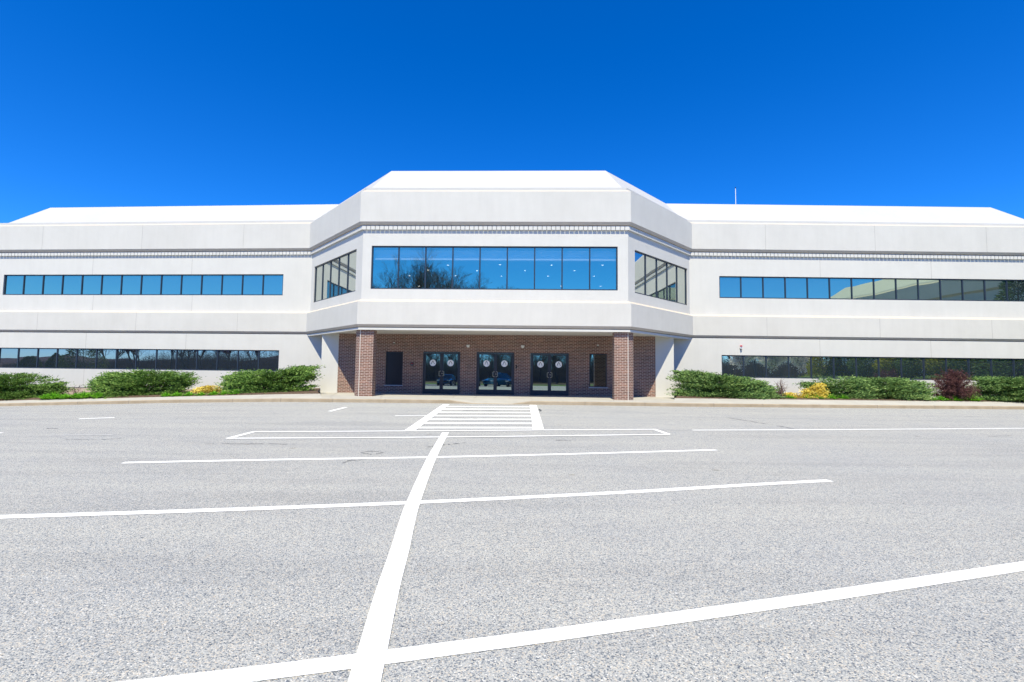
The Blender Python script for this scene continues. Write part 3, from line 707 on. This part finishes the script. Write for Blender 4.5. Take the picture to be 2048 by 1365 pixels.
def blade(mb, p, d, L, w, r):
    d = d.normalized(); s = d.cross(Vector((r.uniform(-1, 1), r.uniform(-1, 1), r.uniform(-.6, 1)))).normalized() * w / 2
    mb.face([p, p + d * L * .5 + s, p + d * L, p + d * L * .5 - s])
def interp(T, x):
    if x <= T[0][0]: return T[0][1]
    for (a, av), (c, cv) in zip(T, T[1:]):
        if a <= x <= c: return av + (cv - av) * (x - a) / (c - a)
    return T[-1][1]
def juniper(top, base, Y, label, seed, m=JUN, dr=1.35, npl=170, cat="shrub", group=None, leaf=(.10, .030), name="juniper_shrub", per=240, spr=1.0):
    r = random.Random(seed); x0, x1 = top[0][0], top[-1][0]; pc = (x0 + x1) / 2
    bz = at(pc, base + 2.0, Y - dr * .6); org = Vector((at(pc, base, Y).x, Y, bz.z)); lf = MB(); st = MB()
    xc = pc + r.uniform(-.1, .1) * (x1 - x0)
    def top_w(px, f, dy):
        ty = interp(top, px); yy = Y + dy; pt = at(px, ty, Y - dr * .35); zt = pt.z
        zb = bz.z + .04; return Vector((at(px, 700, Y).x, yy, zb + (zt - zb) * f))
    for i in range(npl):
        t = r.random(); px = x0 + (x1 - x0) * t
        f = r.random() ** .75; e = abs(2 * t - 1)
        # depth profile: rounded front, flatter at the top
        ymax = dr * math.sqrt(max(.05, 1 - e ** 2.4)) * (1.0 - .55 * f ** 2.5); ang = r.uniform(-1, 1)
        dy = -ymax * (abs(ang) ** .35) if r.random() < .68 else ymax * r.uniform(-1, 1)
        if r.random() < .2: f = r.uniform(.02, .2); dy = -ymax * r.uniform(.85, 1.15)
        if f > .93: dy = ymax * r.uniform(-1, .8)
        end = top_w(px, f, dy)
        hx = end.x - org.x; start = Vector((org.x + hx * .45, Y + dy * .3, bz.z + (end.z - bz.z) * .45))
        mid = (start + end) / 2 + Vector((0, 0, .10)); dirv = (end - start)
        if dirv.length < .2: continue
        out = Vector((hx * .9, dy * 1.2, 0)); 
        if out.length > .01: out.normalize()
        pr_ = r.uniform(.10, .19) * spr
        st.tube((org.x, org.y, bz.z - .05), start, .018, .012, 3, cap=False); st.tube(start, mid, .012, .008, 3, cap=False); st.tube(mid, end, .008, .003, 3, cap=False)
        n = int(per * min(1.3, max(.6, dirv.length)))
        for k in range(n):
            pad = r.random() < .62; u = (r.uniform(.72, 1.0) if pad else r.random() ** .7); c = (start + (mid - start) * u * 2) if u < .5 else (mid + (end - mid) * (u - .5) * 2)
            q = c + (Vector((r.gauss(0, pr_ * 1.25), r.gauss(0, pr_ * 1.25), r.gauss(0, pr_ * .22) + .02)) if pad else Vector((r.gauss(0, pr_ * .8), r.gauss(0, pr_ * .8), r.gauss(0, pr_ * .4) - .03)))
            if q.z < bz.z + .01: q.z = bz.z + r.uniform(.0, .12)
            d = out * r.uniform(.7, 1.2) + Vector((r.gauss(0, .38), r.gauss(0, .38), r.uniform(-.05, .6)))
            blade(lf, q, d, leaf[0] * r.uniform(.6, 1.5), leaf[1] * r.uniform(.7, 1.6), r)
    o = empty(name, (org.x, org.y, bz.z), label, cat, group); inv = Matrix.Translation(-org.xyz * 1.0); inv = Matrix.Translation((-org.x, -org.y, -bz.z))
    a = lf.build("foliage", m, o); c = st.build("stems", DKT, o)
    for k in (a, c): k.matrix_parent_inverse = inv
    return o
juniper([(-95, 790), (-60, 764), (0, 756), (20, 752), (32, 748.5), (62, 748), (95, 751), (105, 756), (108, 764), (122, 766), (133, 772), (131, 788)], 800.5, 24.2, "dark green spreading juniper at the left end of the left bed", 11, npl=250)
juniper([(203, 775), (207, 752), (235, 746), (300, 741), (345, 741), (380, 748), (386, 758), (393, 772), (390, 788)], 797.5, 23.9, "broad mid green juniper right of the bare twig under the left window", 12, npl=230)
juniper([(461, 756), (480, 748), (505, 743), (550, 740), (580, 736), (610, 731), (634, 730), (635, 760), (633, 775)], 793, 23.0, "tall juniper rising against the left white pier", 13, npl=240, dr=1.15)
juniper([(1349, 743), (1375, 741), (1400, 744), (1412, 749), (1440, 746.5), (1442, 752), (1475, 753), (1495, 758), (1515, 768), (1530, 774), (1546, 790)], 797.5, 22.6, "big rounded juniper beside the right white pier", 14, JUNB, npl=270, dr=1.2)
juniper([(1606, 769), (1614, 766), (1625, 772), (1632, 762), (1660, 758), (1690, 754), (1712, 757), (1735, 764), (1745, 790)], 799.5, 23.6, "juniper behind the golden shrubs in the right bed", 15, JUNB, npl=150, dr=1.1)
juniper([(1700, 775), (1715, 758), (1760, 756.5), (1800, 759), (1828, 766), (1846, 772), (1838, 790)], 800.2, 23.6, "wide pale green juniper left of the burgundy barberry", 16, JUNB, npl=190, dr=1.2)
juniper([(1928, 790), (1945, 757), (1985, 755), (2020, 753), (2060, 754), (2100, 757), (2140, 764), (2170, 790)], 803, 23.8, "juniper at the right end of the right bed", 17, JUNB, npl=260, dr=1.3)
juniper([(399, 783), (406, 776), (425, 772), (450, 771.5), (461, 774), (461, 782)], 791.5, 23.3, "low golden yellow shrub between the two larger left junipers", 21, YEL, .5, 60, "shrub", "golden yellow shrubs", (.06, .034), "golden_shrub", 110, .55)
juniper([(1563, 790), (1580, 787), (1590, 781), (1605, 781), (1625, 785), (1636, 790)], 798.5, 22.6, "low spreading golden shrub right of the bare stems", 22, YEL, .45, 60, "shrub", "golden yellow shrubs", (.06, .034), "golden_shrub", 110, .55)
juniper([(1611, 778), (1618, 771), (1632, 767), (1642, 770), (1643, 780)], 797, 22.7, "taller golden shrub leaning on a juniper in the right bed", 23, YEL, .4, 60, "shrub", "golden yellow shrubs", (.06, .034), "golden_shrub", 110, .55)
# burgundy barberry: arching twigs with small leaves
def twiggy(px0, px1, ptop, base, Y, label, name, seed, n, m, leaves, spread=.5, cat="shrub", th=.008):
    r = random.Random(seed); pc = (px0 + px1) / 2; g = at(pc, base, Y); Wd = at(px1, base, Y).x - at(px0, base, Y).x; H = at(pc, ptop, Y).z - g.z
    o = empty(name, g, label, cat); st = MB(); lf = MB()
    for i in range(n):
        a = r.uniform(0, 2 * math.pi); reach = Wd / 2 * r.uniform(.15, 1.0) ; h = H * math.sqrt(max(.04, 1 - (reach / (Wd / 2)) ** 2 * .92)) * (r.uniform(.6, .95) if r.random() < .5 or not leaves else r.uniform(.05, .6))
        p = Vector((r.uniform(-.12, .12), r.uniform(-.12, .12), 0)); e = Vector((math.cos(a) * reach, math.sin(a) * reach * spread, h)); k = 7; pv = p
        wob = Vector((r.gauss(0, .05), r.gauss(0, .05), 0))
        for j in range(1, k + 1):
            t = j / k; q = p.lerp(e, t) + Vector((0, 0, h * .28 * math.sin(math.pi * t))) + wob * math.sin(3 * t) + Vector((r.gauss(0, .02), r.gauss(0, .02), 0)); st.tube(pv, q, th * (1.1 - t * .8), th * (1.02 - t * .8), 4, cap=False)
            if leaves and t > .25:
                for _ in range(leaves):
                    lp = pv.lerp(q, r.random()) + Vector((r.gauss(0, .025), r.gauss(0, .025), r.gauss(0, .025))); blade(lf, lp, (q - pv) + Vector((r.gauss(0, .15), r.gauss(0, .15), r.gauss(0, .15))), r.uniform(.03, .075), r.uniform(.02, .035), r)
            if r.random() < .45:
                tw = q + Vector((r.gauss(0, .12), r.gauss(0, .12), r.uniform(.0, .2))); st.tube(q, tw, th * .5, th * .2, 3, cap=False)
                if leaves:
                    for _ in range(leaves): blade(lf, q.lerp(tw, r.random()), (tw - q), r.uniform(.03, .06), .025, r)
            pv = q
    st.build("twigs", TWG if not leaves else BAR, o)
    if leaves: lf.build("foliage", m, o)
    return o
twiggy(1857, 1955, 734, 799.5, 23.2, "burgundy leaved barberry with arching twigs in the right bed", "barberry_shrub", 31, 300, BAR, 10, .75)
twiggy(1549, 1575, 756, 799, 21.9, "bare upright reddish stems in the right bed", "bare_stem_shrub", 32, 26, None, 0, .6, th=.014)
twiggy(133, 172, 765, 795, 23.4, "small bare twisted twig against the left foundation", "bare_twig", 33, 9, None, 0, .4, th=.013)
# bright green clumps along the front of the beds
def tuft(px, w, h, base, Y, r):
    g = at(px, base, Y); b = MB(); Wm = w * Y / FPX / 2; Hm = h * Y / FPX
    for i in range(230):
        a = r.uniform(0, 2 * math.pi); q = r.random() ** .5
        p = Vector((math.cos(a) * q * Wm * .6, math.sin(a) * q * Wm * .6, 0)); d = Vector((math.cos(a) * q * 1.1, math.sin(a) * q * 1.1, 1.0)); L = Hm * r.uniform(.7, 1.15) * (1 - .25 * q)
        m_ = p + d.normalized() * L * .6; e = m_ + (d + Vector((math.cos(a), math.sin(a), -1.3)) * q).normalized() * L * .45
        s = Vector((-math.sin(a), math.cos(a), 0)) * .014
        b.face([p - s, p + s, m_ + s, m_ - s]); b.face([m_ - s, m_ + s, e])
    return b, g
ORD = ["first", "second", "third", "fourth", "fifth", "sixth", "seventh", "eighth", "ninth", "tenth", "eleventh", "twelfth", "thirteenth", "fourteenth"]
rt = random.Random(77)
tl = [(92, 20, 10, 798), (108, 22, 12, 797.6), (130, 20, 9, 797), (152, 17, 10, 796.4), (167, 22, 13, 796.2), (196, 20, 10, 795.4), (333, 18, 8, 794), (354, 20, 9, 793.6), (378, 19, 9, 793.2), (403, 20, 8, 792.6), (428, 19, 9, 792), (449, 17, 9, 791.6), (471, 17, 11, 791)]
tr_ = [(1547, 22, 12, 799), (1578, 24, 9, 799.3), (1614, 17, 9, 799.6), (1634, 20, 11, 799.8), (1660, 20, 11, 800), (1686, 16, 10, 800.4), (1856, 24, 10, 802.2), (1880, 24, 10, 802.4), (1908, 28, 10, 802.6), (1942, 30, 13, 802.8)]
for side, T in (("left", tl), ("right", tr_)):
    for i, (px, w, h, base) in enumerate(T):
        Y = (22.9 - (px / 640) * 1.5) if side == "left" else (21.6 + (px - 1350) / 700 * 1.7)
        b, g = tuft(px, w * 1.25, h * 1.3, base + .6, Y, rt); o = b.build("daylily_clump", TUF); o.location = g
        tag(o, "bright green grassy clump, %s from the left in the %s bed" % (ORD[i], side), "plant", "bright green clumps along the bed edges")

# ------------------------------------------------------------------ surroundings seen in the glass
def bare_tree_meshes(seed, H, spread, depth, lean=0):
    r = random.Random(seed); tk = MB(); cr = MB()
    def grow(p, d, L, rad, lv):
        segs = 3 if lv < 3 else 2; q = p
        for i in range(segs):
            d2 = (d + Vector((r.gauss(0, .10), r.gauss(0, .10), .05))).normalized(); e = q + d2 * L / segs; r0 = rad * (1 - .30 * i / segs); r1 = rad * (1 - .30 * (i + 1) / segs)
            (tk if lv == 0 else cr).tube(q, e, r0, r1, 7 if lv == 0 else (4 if lv < 3 else 3), cap=False)
            if lv > 0 and lv < depth and i < segs - 1:
                grow(e, (d2 + rdir(r) * .9).normalized(), L * .5, rad * .42, lv + 2)
            q = e; d = d2
        if lv < depth:
            k = r.choice((2, 3, 3)) if lv else 5
            for j in range(k):
                a = rdir(r); nd = (d * 1.0 + a * spread * r.uniform(.6, 1.1)).normalized(); nd.z = max(nd.z, -.05)
                grow(q, nd.normalized(), L * r.uniform(.62, .82), rad * r.uniform(.52, .68), lv + 1)
    grow(Vector((0, 0, 0)), Vector((lean, 0, 1)).normalized(), H * .27, H * .016, 0)
    return tk, cr
def rdir(r):
    while True:
        v = Vector((r.uniform(-1, 1), r.uniform(-1, 1), r.uniform(-.4, .9)))
        if .2 < v.length < 1: return v.normalized()
TREEG = "bare trees of the wood behind the parking lot"
protos = []
BRANCH = mottled("branch_bark", (.10, .08, .07), (.18, .15, .13), 2, .95)
for i, (H, sp, dp_) in enumerate(((13, .55, 6), (12, .7, 6), (14, .45, 6))):
    tk, cr = bare_tree_meshes(100 + i, H, sp, dp_)
    o = empty("bare_tree", (0, 0, 0)); tk.build("trunk", TRUNK, o); cr.build("crown", BRANCH, o); protos.append(o)
big_tk, big_cr = bare_tree_meshes(205, 17.5, .85, 8)
def mirror_pos(px, D, wallno):     # plan point of a thing that the facade glass shows at column px, at depth D behind the glass image
    A, B_ = {0: (U[1], U[2]), 1: (U[3], U[4]), 2: (U[5], U[6])}[wallno]
    d = ray(px, 740); x, y = d.x * D / d.y, D; L = math.hypot(B_[0] - A[0], B_[1] - A[1]); nx, ny = -(B_[1] - A[1]) / L, (B_[0] - A[0]) / L
    k = (x - A[0]) * nx + (y - A[1]) * ny; return x - 2 * k * nx, y - 2 * k * ny
bx, by = mirror_pos(925, 62, 1)
bt = empty("bare_tree", (bx, by, .4), "large spreading bare tree mirrored in the tall centre window", "tree"); big_tk.build("trunk", TRUNK, bt); big_cr.build("crown", BRANCH, bt); bt.scale = (1.22, 1.1, .90)
for px_, D_, s_, lab_ in ((795, 66, (1.0, .9, 1.02), "smaller spreading bare tree at the left end of the centre window reflection"), (912, 68, (.85, .85, .90), "smaller spreading bare tree right of the largest one in the centre window reflection")):
    x_, y_ = mirror_pos(px_, D_, 1); t2 = copy_tree(bt); t2.location = (x_, y_, .4); t2.scale = s_; t2.rotation_euler = (0, 0, px_); t2["label"] = lab_
G0, G1 = mirror_pos(428, 94, 0)[0], mirror_pos(476, 94, 0)[0]; r = random.Random(5)
first = [True] * 3
for i in range(82):
    k = i % 3; x = -100 + i * 2.35 + r.uniform(-1, 1); y = -38 - r.uniform(0, 14)
    if G0 < x < G1: continue
    if first[k]: o = protos[k]; first[k] = False
    else: o = copy_tree(protos[k])
    s = r.uniform(.68, .95); o.location = (x, y, lz(y) - .05); o.scale = (s, s, s * r.uniform(.9, 1.1)); o.rotation_euler = (0, 0, r.uniform(0, 6.28))
    tag(o, "bare grey tree in the wood mirrored in the ground floor glass", "tree", TREEG)
# brushy undergrowth along the wood edge
b = MB(); r = random.Random(8)
BX = [mirror_pos(p_, 97, 0)[0] for p_ in (80, 215, 425, 478, 560)]
def brushh(x):
    if x < BX[0]: return 1.3
    if x < BX[1]: return 2.4
    if x < BX[2]: return 4.3
    if x < BX[3]: return 2.0
    if x < BX[4] + 3: return 4.6
    if x > 36: return 4.2
    return 6.6
for i in range(34000):
    x = r.uniform(-128, 98); y = r.uniform(-56, -41); H0 = brushh(x); h = H0 * r.uniform(.35, 1.0) * (1 if r.random() < .8 else 1.35); z = lz(y); lean = r.gauss(0, .06)
    e = Vector((x + lean * h, y + r.gauss(0, .2), z + h))
    w = r.uniform(.012, .045); b.face([(x - w, y, z), (x + w, y, z), tuple(e)])
    for _ in range(4):
        t = r.uniform(.15, .95); m_ = Vector((x, y, z)).lerp(e, t); d = Vector((r.gauss(0, .5), r.gauss(0, .3), r.uniform(.1, .8))); b.face([m_ - Vector((.01, 0, .025)), m_ + Vector((.01, 0, .025)), m_ + d])
tag(b.build("undergrowth", mottled("dry_brush", (.12, .09, .07), (.24, .19, .15), .6, .95)), kind="stuff", label="brown leafless undergrowth along the edge of the wood", cat="undergrowth")
def evergreen(x, y, z, H, Rw, label, m, seed, n=5200, cone=True, name="evergreen_tree", cat="tree", group=None, leafs=(.28, .08)):
    r = random.Random(seed); o = empty(name, (x, y, z), label, cat, group); lf = MB(); st = MB(); st.tube((0, 0, 0), (0, 0, H * .9), H * .02, .02, 7)
    for i in range(n):
        t = r.random(); zz = H * (.03 + .97 * t) if cone else H * (.08 + .9 * t)
        R_ = (Rw * (1 - t) ** .75 if cone else Rw * math.sin(math.pi * min(.97, .12 + .85 * t)) ** .6) + .08
        R_ *= 1 + .13 * math.sin(zz * 4 + 2 * math.sin(zz * 1.7)); a = r.uniform(0, 6.283); q = R_ * r.random() ** .3
        p = Vector((math.cos(a) * q, math.sin(a) * q, zz)); blade(lf, p, Vector((math.cos(a), math.sin(a), r.uniform(-.3, .7))) + Vector((r.gauss(0, .3), r.gauss(0, .3), r.gauss(0, .3))), leafs[0] * r.uniform(.6, 1.4), leafs[1] * r.uniform(.7, 1.4), r)
    st.build("trunk", TRUNK, o); lf.build("crown", m, o); return o
DG = leafmat("conifer_leaf", [(.025, .055, .02), (.045, .09, .03), (.075, .13, .04), (.11, .17, .055)], .8, trans=.3)
GG = leafmat("golden_conifer_leaf", [(.08, .11, .015), (.15, .18, .025), (.24, .27, .04), (.34, .33, .07)], .8, trans=.35)
WB = leafmat("blossom", [(.50, .52, .42), (.66, .67, .60), (.78, .79, .75), (.85, .86, .84)], .8, trans=.5)
for j, (px, D, H, Rw, m, lab) in enumerate(((165, 74, 5.2, 3.6, DG, "dark cone shaped evergreen mirrored in the left ground floor window"), (110, 84, 3.4, 1.9, DG, "smaller dark evergreen left of the cone shaped one in the window reflection"), (57, 84, 2.6, 1.6, DG, "rounded dark evergreen mirrored at the left end of the window"))):
    x, y = mirror_pos(px, D, 0); evergreen(x, y, lz(y) if y < -24 else 0, H, Rw, lab, m, 300 + j)
for j, (px, D, H, Rw, m, cone, lab) in enumerate(((1648, 50, 4.6, 1.9, GG, True, "golden green conifer mirrored in the right ground floor window"), (1688, 48.5, 4.2, 1.9, DG, True, "dark conifer beside the golden one in the right window reflection"), (1745, 44, 3.2, 1.7, DG, False, "dark rounded evergreen bush mirrored in the right ground floor window"), (1795, 41.5, 2.9, 1.5, GG, False, "olive green bush, third from the wood in the right window reflection"), (1850, 38.5, 3.2, 1.7, DG, False, "tall dark bush behind the barberry in the window reflection"), (1905, 36.4, 3.0, 1.6, GG, False, "olive bush between two dark bushes along the side wing"), (1960, 34.5, 3.2, 1.7, DG, False, "dark bush beneath the spruce by the side wing"))):
    x, y = mirror_pos(px, D, 2); evergreen(x, y, .8, H * .82, Rw, lab, m, 320 + j, n=4200, cone=cone)
b = MB()
for i in range(17):
    y0, y1 = -15 + i * 2.1, -15 + (i + 1) * 2.1
    pr = [(29.5, -.05), (31, .55), (32.5, .85), (35.9, .9)]
    e0, e1 = min(1, i / 3), min(1, (i + 1) / 3)
    for (xa, za), (xb, zb) in zip(pr, pr[1:]): b.face([(xa, y0, za * e0), (xb, y0, zb * e0), (xb, y1, zb * e1), (xa, y1, za * e1)])
tag(b.build("grass_bank", mottled("bank_grass", (.09, .22, .02), (.14, .30, .03), 1.2, .95), smooth=True, weld=True), kind="structure")
evergreen(33.9, 19.0, -.3, 9.0, 2.4, "tall dark spruce between the right wing and the side wing", DG, 350, 7000)
for j, (px, D, H) in enumerate(((1484, 60, 6.5), (1545, 64, 6.0), (1606, 62, 5.6))):
    x, y = mirror_pos(px, D, 2); tk, cr = bare_tree_meshes(400 + j, H, .75, 5); o = empty("blossom_tree", (x, y, lz(y) if y < -24 else 0), ("white blossom tree with forked trunk mirrored left in the right window", "white blossom tree mirrored second in the right ground floor window", "white blossom tree beside the golden conifer in the window reflection")[j], "tree", "white blossom trees behind the lot")
    tk.build("trunk", TRUNK, o); c = cr.build("limbs", BRANCH, o); lf = MB(); r = random.Random(j)
    vs = [v for v in cr.v if v[2] > H * .24]
    for _ in range(16000):
        v = Vector(r.choice(vs)); blade(lf, v + Vector((r.gauss(0, .22), r.gauss(0, .22), r.gauss(0, .2))), rdir(r), r.uniform(.08, .2), r.uniform(.06, .13), r)
    lf.build("crown", WB, o)
# side wing at the right, perpendicular to the facade
SW = empty("side_wing_building", (36, 0, 0), "white building wing at right angles, mirrored in the upper right ribbon window", "building")
SP = [(60, 21.5), (36.0, 21.5), (36.0, -5), (60, -5)]; SP = SP[::-1]
SP = [(70, -5 + 0), (36.2, -5), (36.0, 21.5), (70, 21.5)]
def spart(b, n, ms): o = b.build(n, ms, SW); o.matrix_parent_inverse = Matrix.Translation((-36, 0, 0)); return o
b = MB(); SPr = SP[::-1]
sweep(b, SPr, [(-.0, ZU), (0, ZF), (.2, ZF + .13), (.3, ZF + .29)], [0, 1, 0]); sweep(b, SPr, [(.2, ZU - .16), (0, ZU)], [1]); sweep(b, SPr, [(.13, ZL - .15), (0, ZL), (0, LT), (.2, LT + .12)], [1, 0, 1]); spart(b, "fascia_band", [FASCIA, TAN])
b = MB(); sweep(b, SPr, [(.3, ZF + .29), (1.86, rz)], [0]); b.face([(*p, rz) for p in offs(SPr, 1.86)]); spart(b, "roof", ROOFM)
b = MB(); Q = offs(SPr, .2)
Aw, Bw = Q[1], Q[2]; Lw = math.hypot(Bw[0] - Aw[0], Bw[1] - Aw[1]); wo = [(2, 12, Z2b, Z2t), (15, 25, Z2b, Z2t)]; wo2 = [(2, 12, Z1b, Z1t), (15, 25, Z1b, Z1t)]
wall(b, Q[0], Q[1], -.8, ZU - .16, []); wall(b, Aw, Bw, LT2, ZU - .16, wo); wall(b, Aw, Bw, -.8, ZL - .15, wo2); wall(b, Q[2], Q[3], -.8, ZU - .16, [])
spart(b, "wall", STUCCO)
for o_ in wo + wo2:
    M = wmat(Aw, Bw); b = MB(); n = 12
    for i in range(n + 1): s = o_[0] + (o_[1] - o_[0]) * i / n; b.box(s - .03, s + .03, .04, .12, o_[2], o_[3], M=M)
    f = spart(b, "window", FRAME); g = MB(); g.face([M @ Vector(p) for p in ((o_[0], .09, o_[2]), (o_[1], .09, o_[2]), (o_[1], .09, o_[3]), (o_[0], .09, o_[3]))]); g.build("glass", GLASS, f)

# parked cars, flag pole behind the camera
TYRE = flat("tyre_rubber", (.015, .015, .016), .85); RIM = flat("alloy_rim", (.5, .5, .52), .3, 1.0); CGL = flat("car_glass", (.01, .014, .018), .05, 0, .9); LAMP = flat("headlamp_glass", (.75, .78, .8), .08, .4)
def car(x, y, rot, col, label, tall=0.0, L=4.6, Wc=1.82):
    pm, t, bb = mat("car_paint"); bb.inputs['Base Color'].default_value = (*col, 1); bb.inputs['Roughness'].default_value = .22; bb.inputs['Metallic'].default_value = .35; bb.inputs['Coat Weight'].default_value = .8
    o = empty("parked_car", (x, y, 0), label, "car", "cars parked behind the photographer"); hb_, rf = .92 + tall * .35, 1.46 + tall
    st = [(-L / 2, .45, .62, .70), (-L / 2 + .12, .28, .80, .86), (-L / 2 + .9, .22, .90, .94), (-L / 2 + 1.35, .20, hb_ + .02, 1.0), (0, .20, hb_ + .02, 1.0), (L / 2 - .9, .20, hb_ + .04, .98), (L / 2 - .15, .26, hb_ - .02, .90), (L / 2, .45, .75, .84)]
    b = MB(); pr = None
    for sx_, zb, zt, wf in st:
        w = Wc / 2 * wf; ring = [Vector((sx_, -w * .9, zb)), Vector((sx_, -w, zb + .18)), Vector((sx_, -w, zt - .14)), Vector((sx_, -w * .86, zt)), Vector((sx_, w * .86, zt)), Vector((sx_, w, zt - .14)), Vector((sx_, w, zb + .18)), Vector((sx_, w * .9, zb))]
        if pr:
            for k in range(8): b.face([pr[k], pr[(k + 1) % 8], ring[(k + 1) % 8], ring[k]])
        else: b.face(ring)
        pr = ring
    b.face(pr[::-1])
    cab = [(-L / 2 + 1.25, hb_, hb_ + .01), (-L / 2 + 2.0, hb_, rf - .04), (-.1, hb_, rf), (L / 2 - 1.1, hb_, rf - .05), (L / 2 - .35, hb_, hb_ + .02)]
    g = MB(); pr = None
    for sx_, zb, zt in cab:
        wb, wt = Wc / 2 * .90, Wc / 2 * .72; ring = [Vector((sx_, -wb, zb)), Vector((sx_, -wt, zt)), Vector((sx_, wt, zt)), Vector((sx_, wb, zb))]
        if pr:
            g.face([pr[0], pr[1], ring[1], ring[0]]); g.face([pr[2], pr[3], ring[3], ring[2]])
            steep = abs(pr[1].z - ring[1].z) > .2
            (g if steep else b).face([pr[1] + Vector((0, 0, .004)), pr[2] + Vector((0, 0, .004)), ring[2] + Vector((0, 0, .004)), ring[1] + Vector((0, 0, .004))])
        pr = ring
    b.build("body", pm, o, smooth=False, weld=True); g.build("window_glass", CGL, o)
    for wx in (-L / 2 + .85, L / 2 - .85):
        for sd in (-1, 1):
            w = MB(); w.tube((wx, sd * (Wc / 2 - .20), .32), (wx, sd * (Wc / 2 + .01), .32), .32, .32, 20); wh = w.build("wheel", TYRE, o)
            w = MB(); w.tube((wx, sd * (Wc / 2 + .008), .32), (wx, sd * (Wc / 2 + .02), .32), .20, .18, 14); w.build("rim", RIM, wh)
    for sd in (-1, 1):
        h = MB(); h.box(-L / 2 + .02, -L / 2 + .30, sd * .62 - .2, sd * .62 + .2, .60, .76); h.build("headlight", LAMP, o)
    gr = MB(); gr.box(-L / 2 - .012, -L / 2 + .1, -.38, .38, .48, .66); gr.build("grille", BLACK, o)
    o.rotation_euler = (0, 0, rot); return o
car(-10.6, -11.5, R(-90), (.02, .10, .20), "dark blue car mirrored in the left entrance doors")
car(-7.5, -12.0, R(-90), (.025, .05, .08), "dark car with bright headlight mirrored between the left doors")
car(-4.2, -12.4, R(-60), (.03, .20, .32), "blue sport utility car mirrored in the middle doors", .25)
car(-1.6, -11.5, R(-75), (.02, .06, .10), "dark low car mirrored in the right leaf of the middle doors")
fx, fy = mirror_pos(447, 112, 0)
o = empty("flag_pole", (fx, fy, 0), "pole with striped red, white and blue flag mirrored in the left ground floor window", "flag pole")
b = MB(); b.tube((0, 0, 0), (0, 0, 6.4), .06, .04, 10); b.build("pole", WHITEP, o)
b = MB(); r0 = 6.2
for i in range(13):
    for k in range(8):
        def fp(u, v): return (u * 2.1, .18 * math.sin(u * 7), r0 - v * 1.3 - u * 1.0 + .05 * math.sin(u * 9))
        mi = 2 if (i < 7 and k < 3) else i % 2
        b.face([fp(k / 8, i / 13), fp((k + 1) / 8, i / 13), fp((k + 1) / 8, (i + 1) / 13), fp(k / 8, (i + 1) / 13)], mi)
b.build("flag", [flat("flag_red", (.5, .02, .03)), flat("flag_white", (.8, .8, .8)), flat("flag_blue", (.02, .03, .18))], o)
